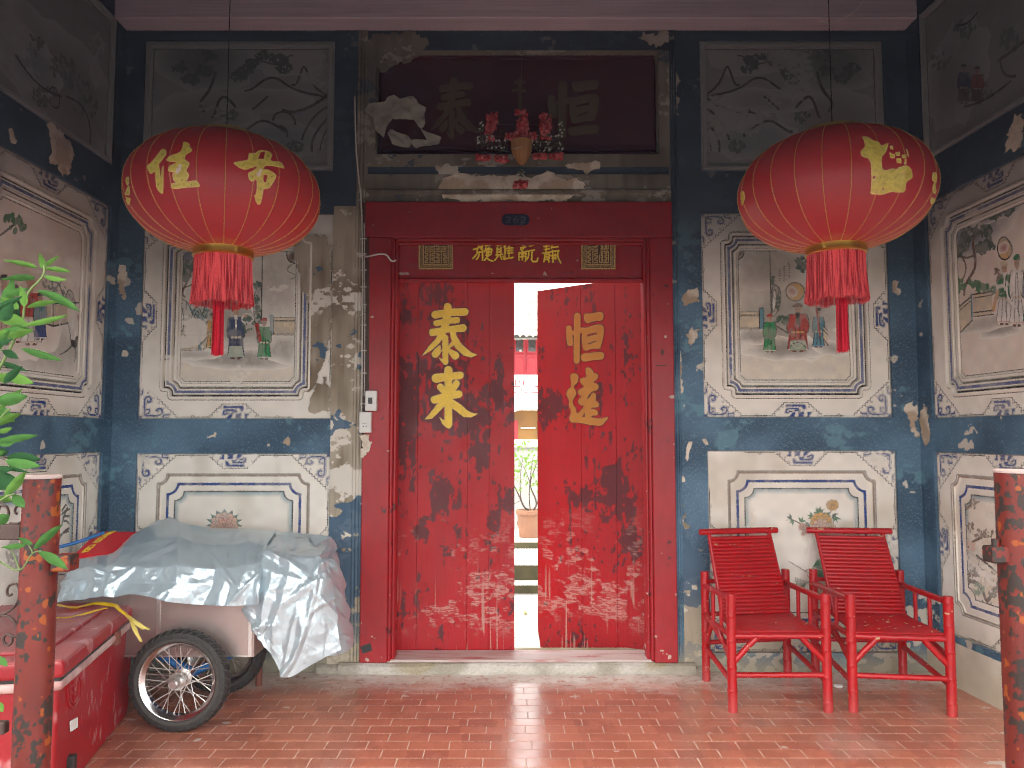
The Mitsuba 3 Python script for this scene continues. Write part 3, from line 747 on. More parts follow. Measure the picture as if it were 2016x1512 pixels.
# ---------------------------------------------------------------- tiled floor
tag('floor', kind='structure')
add('floor', box(XL - .02, XR + .2, -3.3, 0.04, -0.06, -0.0018), 'grout')
def proj(q):
    d = np.asarray(q) - CAM; w = d @ FWD
    return 1008 + FPX * (d @ RIGHT) / w, 756 - FPX * (d @ UP) / w
rows = []
r = np.random.default_rng(5)
for k in range(33):
    y1 = -0.004 - 0.1 * k; y0 = y1 - 0.1
    ph = -0.02 + (0.1 if k % 2 else 0.0) + (0.016 * math.sin(k * 1.3))
    x = ph - 0.2 * 14
    while x < XR + .2:
        rows.append((max(x, XL), min(x + .2, XR + .16), y0, y1)); x += 0.2
vis, rest = [], []
for (x0, x1, y0, y1) in rows:
    if x1 - x0 < .01: continue
    (a, b), (c, d) = proj(((x0 + x1) / 2, y0, 0)), proj(((x0 + x1) / 2, y1, 0))
    inside = -10 < a < 2026 and d < 1512 and y1 > -1.6
    # behind the cooler or under the cart body nothing of a tile shows
    hidden = x1 < -2.12 or (x1 < -1.85 and y0 < -0.72) or (-1.35 > x1 and y0 > -0.62) or x0 > 2.67
    (vis if inside and not hidden else rest).append((x0, x1, y0, y1))
def tile_mesh(x0, x1, y0, y1):
    g = 0.0022
    m = box(x0 + g, x1 - g, y0 + g, y1 - g, -0.012, 0.0, 0.0011)
    h = r.random() * 0.0008
    m.apply_translation((0, 0, -h))
    m.vertices[:, 2] += (m.vertices[:, 0] - (x0 + x1) / 2) * (r.random() - .5) * 0.006 + (m.vertices[:, 1] - (y0 + y1) / 2) * (r.random() - .5) * 0.008
    return m
vis.sort(key=lambda q: -(q[1] - q[0]) / (5 + q[3]))
for q in vis[:300]: add('tile', tile_mesh(*q), 'tile', 'floor')
add('outer_tile', cat([tile_mesh(*q) for q in vis[300:] + rest if q[1] - q[0] > .012]), 'tile', 'floor', kind='stuff')
print('tiles', len(vis), len(rest))
# ---------------------------------------------------------------- the doorway
df = thing('door_frame', 'worn red wooden door frame with gold lettering on its inner board', 'door frame')
def bar(a, b, n, par=df, mat='frame_paint', c=.004): return add(n, box(*a, *b, c) if len(a) == 2 else box(*a, c), mat, par)
FX0, FX1 = -0.968, 1.053
add('jamb', box(FX0, -0.792, -0.030, 0.10, 0.066, 2.80, .005), 'frame_paint', df)
add('jamb', box(0.905, FX1, -0.030, 0.10, 0.066, 2.80, .005), 'frame_paint', df)
add('head', box(FX0, FX1, -0.032, 0.10, 2.803, 3.042, .005), 'frame_paint', df)
for x0, x1, y in ((-0.792, -0.772, -.018), (-0.772, -0.752, .004), (0.885, 0.905, -.018), (0.865, 0.885, .004)):
    add('bead', box(x0, x1, y, 0.12, 0.07, 2.80, .006), 'frame_paint', df)
for z0, z1, y in ((2.783, 2.803, -.018), (2.765, 2.783, .004)): add('bead', box(-0.752, 0.865, y, 0.12, z0, z1, .006), 'frame_paint', df)
add('inner_jamb', box(-0.80, -0.775, 0.12, 0.22, 0.07, 2.60, .003), 'frame_paint', df)
add('inner_jamb', box(0.89, 0.955, 0.12, 0.20, 0.07, 2.60, .003), 'frame_paint', df)
tb = add('transom_board', box(-0.752, 0.865, 0.045, 0.14, 2.535, 2.765, .003), 'frame_paint', df)
add('bead', box(-0.752, 0.865, 0.026, 0.06, 2.515, 2.545, .008), 'frame_paint', df)
TB = Plane((0, 0.045, 0), (1, 0, 0), (0, 0, 1))
def zpx(ox, oy, s): return lambda pts: [(ox + a / s, oy + b / s) for a, b in pts]
q = zpx(920, 460, 10.61)
glyphs = [
 [[(235,225),(240,290)],[(130,335),(230,300),(310,265)],[(215,330),(200,430),(112,525)],[(250,400),(235,490),(190,540)],[(220,395),(290,385)],[(340,215),(285,330)],[(320,330),(318,560)],[(380,258),(490,238)],[(392,300),(360,380)],[(380,325),(512,325),(500,420)],[(400,392),(500,388)],[(390,455),(490,445)],[(452,290),(440,460),(358,560)],[(400,500),(470,560),(535,575)],[(405,340),(408,450)]],
 [[(630,255),(720,238)],[(625,290),(618,430)],[(705,290),(702,440)],[(640,335),(700,330)],[(640,390),(700,386)],[(600,450),(740,440)],[(640,470),(575,560)],[(690,470),(720,540)],[(800,210),(768,295)],[(790,280),(785,540)],[(895,220),(872,275)],[(820,312),(950,300)],[(835,360),(945,350)],[(840,412),(955,400)],[(872,300),(868,500)],[(820,522),(965,498)],[(745,480),(775,540)]],
 [[(1170,230),(1170,320)],[(1110,302),(1220,285)],[(1120,330),(1160,370)],[(1080,400),(1078,560)],[(1080,402),(1222,390),(1220,560)],[(1130,432),(1190,424)],[(1110,485),(1200,475)],[(1150,400),(1150,550)],[(1300,262),(1382,240)],[(1230,372),(1402,345)],[(1285,390),(1272,500),(1208,580)],[(1350,390),(1342,540),(1370,590),(1460,582),(1472,520)]],
 [[(1660,210),(1640,400)],[(1600,272),(1710,255)],[(1610,332),(1710,320)],[(1570,412),(1730,390)],[(1620,440),(1600,590)],[(1620,442),(1712,430),(1702,600)],[(1630,492),(1690,485)],[(1630,542),(1690,535)],[(1800,200),(1752,310)],[(1760,292),(1890,275)],[(1740,382),(1912,360)],[(1902,360),(1882,460),(1952,620)],[(1780,350),(1790,600)],[(1842,420),(1842,540)],[(1740,462),(1860,450)],[(1770,522),(1850,510)]]]
for gl in glyphs:
    g = unary_union([stroke(TB.P(q(s)), 0.0100) for s in gl])
    c = add('gold_character', prism(TB, g, 0, 0.006), 'gold_paint', df)
    add('outline', prism(TB, g.buffer(.0028), -0.001, 0.002), 'dark_edge', c)
# bent hook on the left of the board
hk = spline([P3(718, 500, -.01), P3(722, 505, -.05), P3(742, 501, -.06), P3(762, 503, -.05), P3(768, 511, -.04), P3(780, 512, -.04)], 30)
t = thing('bent_hook', 'bent grey wire hook reaching across the left side of the door frame', 'hook')
add('wire', tube(hk, 0.006, 8), 'alloy', t, True)
# black tape and a nail hole on the jambs
JP = Plane((0, -0.030, 0), (1, 0, 0), (0, 0, 1))
add('black_tape', prism(JP, Polygon(JP.P([(709, 1273), (729, 1266), (733, 1280), (714, 1287)])), 0, .0015), 'black_plastic', df)
add('screw_hole', prism(JP, unary_union([Polygon(JP.P([(1301, 690), (1306, 688), (1307, 697), (1302, 698)])), stroke(JP.P([(1304, 697), (1303, 708)]), .002), stroke(JP.P([(1292, 720), (1312, 719)]), .005)]), 0, .0008), 'carved_dark', df)

# threshold
ts = thing('threshold', 'worn stone doorstep with a faded red wooden sill under the double door', 'doorstep')
def worn_step(x0, x1, y0, y1, z0, z1, seed, n=60):
    xs = np.linspace(x0, x1, n); rr = np.random.default_rng(seed)
    prof = [(y1, z0), (y0, z0), (y0 - .002, z0 + .35 * (z1 - z0)), (y0 + .004, z1 - .012), (y0 + .016, z1), (y1, z1)]
    V, F = [], []
    for i, x in enumerate(xs):
        for k, (y, z) in enumerate(prof):
            w = 0.02 * (meshkit.fbm(np.array([x * 5, k * 0.7, seed]), 3) - .5)
            V.append((x, y + (w if k in (1, 2, 3, 4) else 0) * (2.2 if k == 1 else 1), z + (w * .4 if k in (3, 4) else 0)))
    m = len(prof)
    for i in range(n - 1):
        for k in range(m):
            a, b = i * m + k, i * m + (k + 1) % m
            F += [(a, a + m, b), (b, a + m, b + m)]
    V = np.array(V)
    for e in (0, (n - 1) * m): F += [(e, e + 1 + k, e + 2 + k) for k in range(m - 2)]
    return trimesh.Trimesh(V, F, process=False)
add('stone_step', worn_step(-1.10, 1.16, -0.050, 0.33, -0.01, 0.064, 3), 'stone', ts)
add('wooden_sill', box(-0.795, 0.90, -0.010, 0.222, 0.062, 0.079, .004), 'sill_wood', ts)
add('side_pad', worn_step(-1.24, -1.09, -0.030, 0.02, -0.01, 0.05, 8, 12), 'stone', ts)
add('side_pad', worn_step(1.14, 1.26, -0.035, 0.02, -0.01, 0.035, 9, 12), 'stone', ts)

# ---------------------------------------------------------------- door leaves
DL = Plane((0, 0.230, 0), (1, 0, 0), (0, 0, 1))
hinge, free = np.array([0.955, 0.232]), np.array([0.186, 0.655])
DR = Plane((free[0], free[1], 0), (hinge[0] - free[0], hinge[1] - free[1], 0), (0, 0, 1))
def leaf(pl, label, seams, z0, ztop, seed):
    t = thing('door_leaf', label, 'door')
    rr = np.random.default_rng(seed)
    for k in range(len(seams) - 1):
        a, b = seams[k] + .0012, seams[k + 1] - .0012
        off = -(rr.random() * .003)
        n = 40
        ys = np.linspace(z0, 1, n)
        wob = lambda s, e: [(e + 0.0016 * (meshkit.fbm(np.array([s * 9.1, z * 4, seed]), 3) - .5), z) for z in np.linspace(z0, ztop(e), n)]
        L, Rr = wob(k * 2, a), wob(k * 2 + 1, b)
        if k == 0 and seed == 2:   # rotten lower corner
            L = [(x + (0.022 * max(0, 1 - (z - z0) / .14) * (0.6 + 0.8 * meshkit.fbm(np.array([z * 40, 1.0, 2.0]), 2))), z) for x, z in L]
        g = Polygon(L + Rr[::-1]).buffer(0)
        add('plank', prism(pl, g, -0.045, off), 'door_paint', t)
    return t
sl = [DL.px(x, 900)[0] for x in (769, 822, 920, 963, 1013)]
dl = leaf(DL, 'left red door leaf of vertical boards, closed, with two bright yellow characters', sl, 0.055, lambda u: 2.60, 1)
LWID = float(np.linalg.norm(hinge - free))
dr2 = leaf(DR, 'right red door leaf standing ajar, with two dull orange characters', [0, LWID * .40, LWID * .70, LWID], -0.045, lambda u: 2.575 + 0.035 * u / LWID, 2)
add('back_board', prism(DL, R(sl[0] + .004, .06, sl[-1] - .004, 2.595), -.0458, -.040), 'door_paint', dl)
add('back_board', prism(DR, R(.03, -.04, LWID - .004, 2.57), -.0458, -.040), 'door_paint', dr2)
for z in (.4, 2.1): add('back_batten', prism(DL, R(-.82, z, 0.0, z + .09), -.075, -.046), 'door_paint', dl)
for z in (.4, 2.1): add('back_batten', prism(DR, R(.03, z, LWID - .03, z + .09), -.075, -.046), 'door_paint', dr2)

tai = [([(715,165),(712,300),(680,500),(620,700),(490,940),(310,1120),(140,1275)], [180,185,180,165,130,110,14]), ([(430,345),(760,290),(1105,280)], [180,165,178]),
       ([(455,540),(700,490),(925,468)], [140,140,150]), ([(370,750),(700,685),(1065,650)], [175,145,178]),
       ([(815,690),(860,880),(960,1060),(1120,1205),(1240,1265),(1385,1262)], [120,150,165,165,115,10]), ([(660,870),(660,1150),(665,1430)], [140,138,126]), ([(665,1440),(590,1395),(508,1325)], [110,60,8]),
       ([(548,1040),(490,1150),(430,1250)], [10,130,168]), ([(580,1150),(480,1230)], [20,120]), ([(870,960),(730,1110)], [110,60]), ([(745,1160),(885,1280)], [80,190])]
lai = [([(730,160),(730,700),(730,1390)], [190,158,185]), ([(735,1420),(630,1370),(530,1240)], [150,90,8]), ([(455,345),(700,310),(995,280)], [215,165,178]), ([(548,545),(680,730)], [160,100]),
       ([(915,465),(820,660)], [158,100]), ([(415,840),(650,760),(965,712)], [180,165,178]), ([(650,850),(450,1080),(330,1215),(195,1285)], [170,145,115,12]),
       ([(770,890),(960,1020),(1110,1150),(1240,1185),(1400,1163)], [170,190,175,110,10])]
heng_poly = [[(620,250),(660,220),(850,215),(980,180),(1070,178),(1120,240),(1112,350),(1040,402),(890,395),(770,450),(690,462),(640,400)],
             [(530,562),(690,580),(860,512),(1040,480),(1115,530),(1130,680),(1060,1020),(1000,1105),(880,1075),(760,1110),(660,1150),(612,1110),(570,900),(580,720),(600,665)],
             [(545,1270),(600,1212),(860,1190),(1070,1160),(1135,1230),(1120,1320),(1060,1370),(860,1365),(700,1405),(620,1415),(552,1360)]]
heng_hole = [[(705,740),(945,680),(940,745),(870,745),(710,805)], [(720,960),(940,880),(930,912),(720,995)]]
heng = [([(465,280),(455,800),(450,1390)], [160,150,145]), ([(255,582),(265,780),(287,950)], [135,150,150]), ([(300,700),(420,705)], [110,110]), ([(480,632),(640,645)], [140,130])]
yuan = [(275,250),(330,195),(420,190),(485,240),(490,330),(460,430),(380,490),(365,550),(430,620),(437,700),(400,780),(345,850),(345,940),(380,1000),(435,1070),(450,1230),(650,1000),(590,985),(500,950),(480,880),(520,800),(590,750),(490,710),(470,640),(540,570),(650,520),(560,450),(520,370),(560,310),(690,290),(690,200),(660,110),(690,50),(760,45),(840,100),(860,190),(930,185),(985,240),(970,320),(830,425),(920,435),(985,480),(990,560),(940,620),(800,640),(690,830),(740,830),(830,680),(880,665),(935,730),(910,880),(980,900),(1015,960),(980,1030),(790,1040),(790,1075),(900,1075),(980,1140),(970,1220),(910,1235),(810,1235),(810,1280),(960,1310),(1120,1310),(1250,1250),(1180,1370),(1060,1500),(850,1480),(600,1430),(440,1400),(330,1420),(265,1350),(270,1270),(310,1170),(320,1110),(255,1020),(270,850),(195,750),(200,650),(250,570),(315,530),(320,400)]
def glyph(brushes=(), polyg=(), hole=()):
    g = unary_union([brush(a, b) for a, b in brushes] + [smooth_poly(p, 2) for p in polyg])
    for h in hole: g = g.difference(Polygon(h))
    return g.buffer(6, quad_segs=2).buffer(-6, quad_segs=2).simplify(2)
TAI, LAI, HENG = glyph(tai), glyph(lai), glyph(heng, heng_poly, heng_hole)
YUAN = glyph((), [yuan]).difference(Polygon([(570, 1275), (655, 1150), (655, 1270)]))
def to_plane(g, pl, fx):
    from shapely.ops import transform
    def f(x, y, z=None):
        o = np.array([pl.px(*fx(a, b)) for a, b in zip(np.atleast_1d(x), np.atleast_1d(y))]); return o[:, 0], o[:, 1]
    return transform(f, g)
def character(name, g, pl, fx, par, off, mats=('gold_paint', 'gold_edge', 'dark_edge'), e=11, h=.0016):
    a = to_plane(g.buffer(-e), pl, fx); b = to_plane(g, pl, fx); c = to_plane(g.buffer(e * 1.3), pl, fx)
    k = add(name, prism(pl, a, off, off + h * 1.6), mats[0], par)
    add('painted_edge', prism(pl, b, off - .0005, off + h), mats[1], k)
    add('outline', prism(pl, c, off - .0005, off + h * .5), mats[2], k)
    return k
pmat('gold_ochre', lambda p, n, uv: mix(C3(0.48, 0.20, 0.03), C3(0.40, 0.16, 0.03), f3(p, 12, 2)), 0.5, 0.4)
const('ochre_edge', (0.52, 0.24, 0.07), 0.5)
character('gold_character', TAI, DL, lambda a, b: (820 + a / 11.63, 590 + b / 11.63), dl, .0005)
character('gold_character', LAI, DL, lambda a, b: (820 + a / 11.63, 715 + b / 11.63), dl, .0005)
character('gold_character', HENG, DR, lambda a, b: (1100 + a / 12.6, 600 + b / 12.6), dr2, .0005, ('gold_ochre', 'ochre_edge', 'dark_edge'))
character('gold_character', YUAN, DR, lambda a, b: (1100 + a / 12.6, 720 + b / 12.6), dr2, .0005, ('gold_ochre', 'ochre_edge', 'dark_edge'))

# ---------------------------------------------------------------- name board, plaques, number
sb = thing('name_board', 'dark red name board with dull gold characters in the recess above the door', 'sign')
NB = Plane((0, 0.075, 0), (1, 0, 0), (0, 0, 1))
n0, n1 = NB.px(750, 112), NB.px(1290, 293)
add('board', box(n0[0], n1[0], 0.075, 0.12, n1[1], n0[1], .005), 'old_board', sb)
add('edge_strip', cat([box(n0[0], n1[0], 0.066, 0.10, n0[1] - .022, n0[1] + .012, .004), box(n0[0], n1[0], 0.066, 0.10, n1[1] - .012, n1[1] + .02, .004)]), 'old_board', sb)
def fit(g, x0, y0, x1, y1):
    b = g.bounds
    return lambda a, c: (x0 + (a - b[0]) * (x1 - x0) / (b[2] - b[0]), y0 + (c - b[1]) * (y1 - y0) / (b[3] - b[1]))
for g, r4 in ((TAI, (848, 153, 947, 276)), (HENG, (1078, 158, 1180, 273))):
    add('raised_character', prism(NB, to_plane(g, NB, fit(g, *r4)), 0, .012), 'sign_gold', sb)
for k, (x0, y0, x1, y1) in enumerate(((1012, 160, 1034, 166), (1008, 176, 1036, 182), (1020, 155, 1026, 230))):
    add('raised_character', prism(NB, Polygon(NB.P([(x0, y0), (x1, y0), (x1, y1), (x0, y1)])), 0, .01), 'sign_gold', sb)

T1 = [[(725,340),(360,340),(360,430),(715,430),(715,520),(360,520),(360,610),(725,610)], [(535,610),(535,1150)]]
LZ = [[(450,695),(350,695),(350,780),(440,780),(440,870),(350,870),(350,960),(440,960),(440,1045),(350,1045),(350,1140),(450,1140)],
      [(600,695),(715,695),(715,780),(615,780),(615,870),(715,870),(715,960),(615,960),(615,1050),(715,1050),(715,1140),(600,1140)]]
PA = T1 + LZ + [[(785,340),(1155,340),(1155,430),(805,430),(805,520),(1150,520),(1150,610),(785,610)], [(785,695),(1165,695)], [(975,695),(975,1150)],
      [(785,790),(890,790),(890,870),(800,870),(800,960),(890,960),(890,1140),(800,1140),(800,1050),(850,1050)], [(1165,790),(1070,790),(1070,870),(1165,870),(1165,960),(1075,960),(1075,1140),(1160,1140),(1160,1050),(1120,1050)]]
PB = T1 + LZ + [[(800,340),(1145,340),(1145,610),(800,610),(800,340)], [(800,695),(1145,695),(1145,1140),(800,1140),(800,695)],
      [(870,400),(925,400),(925,450),(870,450),(870,510),(925,510),(925,560),(870,560)], [(1075,400),(1015,400),(1015,450),(1075,450),(1075,510),(1015,510),(1015,560),(1075,560)],
      [(870,750),(925,750),(925,800),(870,800),(870,870),(925,870),(925,940),(870,940),(870,1010),(925,1010),(925,1080),(870,1080)], [(1075,750),(1015,750),(1015,800),(1075,800),(1075,870),(1015,870),(1015,940),(1075,940),(1075,1010),(1015,1010),(1015,1080),(1075,1080)]]
PL = Plane((0, 0.030, 0), (1, 0, 0), (0, 0, 1))
for ox, st, lab in ((820, PA, 'square gilded seal plaque left of the small gold lettering'), (1140, PB, 'square gilded seal plaque right of the small gold lettering')):
    t = thing('seal_plaque', lab, 'plaque')
    f = zpx(ox, 460, 19.9)
    outer, rim, inr, inn = [Polygon(PL.P(f([(a, b), (c, b), (c, d), (a, d)]))) for a, b, c, d in ((90, 80, 1420, 1395), (135, 125, 1375, 1350), (255, 245, 1260, 1235), (290, 280, 1225, 1200))]
    add('panel', prism(PL, outer, -0.016, 0), 'carved_dark', t)
    add('rim', prism(PL, outer.difference(rim), -0.01, .006), 'gilt', t)
    add('border', prism(PL, rim.buffer(-.002, join_style='mitre').difference(inr.buffer(.003, join_style='mitre')), -0.01, .0015), 'plaque_border', t)
    rr = np.random.default_rng(ox)
    dash = []
    for s in range(4):
        for lane in (165, 195, 222):
            x = 150
            while x < 1340:
                w = 60 + 160 * rr.random()
                pts = [(x, lane), (min(x + w, 1350), lane)]
                pts = [(a, b) if s == 0 else (1510 - b, a) if s == 1 else (1510 - a, 1475 - b) if s == 2 else (b, 1475 - a) for a, b in pts]
                dash.append(stroke(PL.P(f(pts)), .0016)); x += w + 26
    add('fretted_border', prism(PL, unary_union(dash), 0, .0032), 'gilt', t)
    add('rim', prism(PL, inr.difference(inn), -0.005, .005), 'gilt', t)
    add('seal_script', prism(PL, unary_union([stroke(PL.P(f(s)), .0064, 3) for s in st]), -.001, .005), 'gilt', t)
    if ox == 1140: add('dark_crack', prism(PL, Polygon(PL.P([(1180, 463), (1183, 463), (1182, 497), (1179, 505), (1177, 490)])), .0052, .006), 'carved_dark', t)

hp = thing('house_number', 'dark blue oval house number plate above the door', 'number plate')
HP = Plane((0, -0.033, 0), (1, 0, 0), (0, 0, 1))
c = HP.px(1015, 433)
pl_ = affinity.translate(LineString([(-.055, 0), (.055, 0)]).buffer(.037), c[0], c[1])
add('plate', prism(HP, pl_, 0, .004), 'plate_blue', hp)
add('edge', prism(HP, pl_.difference(pl_.buffer(-.004)), .003, .006), 'plate_blue', hp)
m = meshkit.text_mesh('262', 0.040, 0.002); b = m.bounds
m.apply_translation((-(b[0][0] + b[1][0]) / 2, -(b[0][1] + b[1][1]) / 2, 0)); m.apply_scale((1.35, 1, 1))
mm = HP.M(.0042); mm[:3, 3] = HP.at(c[0], c[1], .0042); m.apply_transform(mm)
add('digits', m, 'plate_white', hp)

# ---------------------------------------------------------------- switch, socket, cable, torn paper
def wallbox(name, label, catg, px, y0, depth):
    t = thing(name, label, catg)
    (a, b), (c, d) = px
    A, B = P3(a, b, y0), P3(c, d, y0)
    add('cover', box(A[0], B[0], y0, y0 + depth, B[2], A[2], .004), 'white_plastic', t)
    return t, A, B
t, A, B = wallbox('doorbell_switch', 'white switch box with a black button beside the door frame', 'switch', ((719, 769), (741, 809)), -0.075, .04)
cx, cz = A[0] + (B[0] - A[0]) * .45, (A[2] + B[2]) / 2
add('button', cat([box(cx - .013, cx + .013, -0.079, -.07, cz - .02, cz + .02, .002), box(cx - .007, cx + .007, -0.084, -.07, cz - .008, cz + .008, .002)]), 'black_plastic', t)
t, A, B = wallbox('power_socket', 'white socket box hanging just below the switch box', 'socket', ((707, 811), (730, 852)), -0.07, .05)
for dx in (.4, .62): add('socket_hole', trimesh.creation.cylinder(.0035, .004, sections=10, transform=trimesh.transformations.translation_matrix((A[0] + (B[0] - A[0]) * dx, -.0705, B[2] + .04)) @ trimesh.transformations.rotation_matrix(math.pi / 2, (1, 0, 0))), 'black_plastic', t)
add('label_print', box(A[0] + .022, A[0] + .05, -.0712, -.07, B[2] + .06, B[2] + .0625), 'black_plastic', t)
cb = thing('wall_cable', 'thin white cable clipped down the wall left of the door frame', 'cable')
add('cable', tube(spline([P3(x, y, -.03) for x, y in ((698, 190), (700, 262), (703, 320), (710, 385), (713, 450), (714, 560), (713, 700), (712, 800), (711, 826))], 60), .0048, 7), 'cable_white', cb, True)
add('cable', tube(spline([P3(x, y, -.03) for x, y in ((717, 440), (718, 560), (718, 700), (717, 780))], 40), .003, 6), 'cable_white', cb, True)
for y in (470, 500, 532, 565, 600, 640, 690, 735, 795, 812): add('clip', box(*[f(P3(a, y, -.03)[0] for a in (709, 722)) for f in (min, max)], -.037, -.02, P3(710, y, -.03)[2] - .003, P3(710, y, -.03)[2] + .003), 'cable_white', cb)
add('dark_strip', prism(FW, Polygon(FW.P([(715, 402), (727, 402), (729, 500), (728, 780), (718, 900), (712, 900), (716, 780)])), -.004, .031), 'carved_dark', fw)
flake('plaster_flake', Plane((0, -.031, 0), (1, 0, 0), (0, 0, 1)), [(709, 853), (728, 856), (731, 880), (720, 902), (712, 890)], fw, .002, .006)

# torn paper on the name board recess
tp = thing('torn_paper', 'torn scrap of white paper hanging loose at the left end of the name board', 'paper')
TP = Plane((0, -0.012, 0), (1, 0, 0), (0, 0, 1))
def scrap(zp, hole=None, curl=.02, seed=0):
    f = zpx(700, 60, 5.4)
    g = Polygon(TP.P(f(zp))).buffer(0)
    if hole: g = g.difference(Polygon(TP.P(f(hole))))
    out = []
    for p in polys(g):
        p = Polygon(np.array(p.segmentize(.012).exterior.coords), [np.array(i.segmentize(.012).coords) for i in p.interiors])
        v, ff = tri(p)
        m = trimesh.Trimesh(np.c_[v, np.zeros(len(v))], ff, process=False).subdivide_to_size(.02, max_iter=6)
        v = m.vertices
        w = meshkit.fbm(np.c_[v[:, 0] * 11, v[:, 1] * 11, np.full(len(v), seed)], 3)
        out.append(trimesh.Trimesh(np.array([TP.at(a, b, curl * 2.4 * k - .004) for (a, b, _), k in zip(v, w)]), m.faces, process=False))
    return cat(out)
add('sheet', scrap([(95, 870), (150, 790), (310, 765), (345, 720), (415, 700), (480, 745), (620, 712), (680, 800), (755, 835), (735, 900), (745, 1010), (700, 1065), (620, 960), (400, 955), (340, 1040), (305, 1150), (215, 1075), (190, 935)], None, .022, 1), 'paper', tp)
add('sheet', scrap([(345, 1110), (380, 1065), (480, 1110), (560, 1130), (600, 1190), (760, 1180), (700, 1070), (800, 1100), (915, 1145), (890, 1220), (650, 1270), (600, 1230), (575, 1268), (400, 1230)], None, .03, 2), 'paper', tp)
# ---------------------------------------------------------------- lanterns
def lantern(px, py, d, label, half, chars, rot):
    t = thing('red_lantern', label, 'lantern', 'big red lanterns on both sides of the door')
    c = P3(px, py, d - 5.0)
    A, B = half
    N = 24
    def surf(th, ph):
        """th: from -pi/2 (bottom) to pi/2, ph: azimuth (0 = towards +x)"""
        k = (ph - rot) * N / (2 * math.pi)
        sag = 1 - 0.012 * math.cos(th) * (1 - abs(((k % 1) - .5) * 2) ** 2)
        r = A * math.cos(th) ** 0.80 * sag
        return np.array([c[0] + r * math.cos(ph), c[1] + r * math.sin(ph), c[2] + B * math.sin(th)])
    t0, t1 = -1.35, 1.33
    ths = np.linspace(t0, t1, 44); phs = np.linspace(0, 2 * math.pi, N * 6, endpoint=False) + rot
    V = np.array([[surf(a, b) for b in phs] for a in ths]).reshape(-1, 3)
    m = len(phs); F = []
    for i in range(len(ths) - 1):
        for j in range(m):
            k = (j + 1) % m
            F += [(i * m + j, i * m + k, (i + 1) * m + k), (i * m + j, (i + 1) * m + k, (i + 1) * m + j)]
    add('silk_body', trimesh.Trimesh(V, F, process=False), 'lantern_silk', t, True)
    for k in range(N):
        ph = rot + k * 2 * math.pi / N
        pts = np.array([surf(a, ph) for a in np.linspace(t0, t1, 40)])
        pts += (pts - c) / np.linalg.norm(pts - c, axis=1, keepdims=True) * .0012
        add('gold_rib', tube(pts, 0.0017, 5, cap=False), 'gold_thread', t, True)
    rb = A * math.cos(t0) ** .80
    zb = c[2] + B * math.sin(t0); zt = c[2] + B * math.sin(t1); rt = A * math.cos(t1) ** .80
    def at(m): m.apply_translation((c[0], c[1], 0)); return m
    add('brass_ring', at(lathe([(rb * .93, zb + .02), (rb + .004, zb + .02), (rb + .006, zb + .012), (rb + .004, zb - .026), (rb + .009, zb - .036), (rb + .004, zb - .040), (rb * .92, zb - .040), (rb * .93, zb + .02)], 48)), 'brass', t, 35)
    add('top_cap', at(lathe([(rt * .9, zt - .02), (rt + .004, zt - .02), (rt + .004, zt + .030), (rt * .9, zt + .034), (.02, zt + .036), (.006, zt + .06), (.0, zt + .06)], 40)), 'dull_gold', t, 35)
    add('hanging_cord', tube([(c[0], c[1], zt + .05), (c[0], c[1], 4.69)], .0022, 6), 'black_plastic', t)
    rr = np.random.default_rng(int(px))
    fr, L0 = [], 0.235
    for k in range(520):
        ph = 2 * math.pi * (k + rr.random() * .6) / 520
        r0 = rb - .002 - .008 * rr.random(); L = L0 * (0.95 + .07 * rr.random()) * (1 + .02 * math.sin(ph * 9))
        fl = .006 + .012 * rr.random(); dp = .03 * (rr.random() - .5)
        ps = [(c[0] + (r0 + fl * s * s) * math.cos(ph + dp * s), c[1] + (r0 + fl * s * s) * math.sin(ph + dp * s), zb - .034 - L * s) for s in (0, .4, .75, 1)]
        fr.append(tube(ps, 0.0017, 3, cap=False))
    add('fringe', cat(fr), 'fringe_red', t, kind='stuff')
    fr = []
    for k in range(90):
        a, r0 = 2 * math.pi * rr.random(), .024 * math.sqrt(rr.random())
        x, y = r0 * math.cos(a), r0 * math.sin(a) * .6
        L = .485 * (0.97 + .05 * rr.random())
        fr.append(tube([(c[0] + x * .4, c[1] - .05 + y, zb - .03), (c[0] + x, c[1] - .05 + y, zb - .12), (c[0] + x * 1.25, c[1] - .05 + y * 1.2, zb - .03 - L)], .0019, 3, cap=False))
    add('centre_tassel', cat(fr), 'tassel_red', t, kind='stuff')
    add('tassel_band', at(lathe([(.016, zb - .15), (.019, zb - .15), (.019, zb - .135), (.016, zb - .135)], 16)), 'gold_thread', t)
    scene[list(scene)[-1]]['to_world'] = T().translate([0, -.05, 0])
    # lettering lies on the silk
    def onto(x, y, off):
        dd = ray(x, y); dd /= np.linalg.norm(dd)
        S = np.array([1 / (A * 1.004), 1 / (A * 1.004), 1 / (B * 1.004)])
        o, v = (CAM - c) * S, dd * S
        b, aa, cc = o @ v, v @ v, o @ o - 1
        q = b * b - aa * cc
        s = (-b - math.sqrt(max(q, 0))) / aa
        pnt = CAM + dd * s
        ph = math.atan2(pnt[1] - c[1], pnt[0] - c[0]); th = math.asin(np.clip((pnt[2] - c[2]) / B, -1, 1))
        nn = np.array([(pnt[0] - c[0]) / A ** 2, (pnt[1] - c[1]) / A ** 2, (pnt[2] - c[2]) / B ** 2]); nn /= np.linalg.norm(nn)
        return surf(th, ph) + nn * (off + .0035)
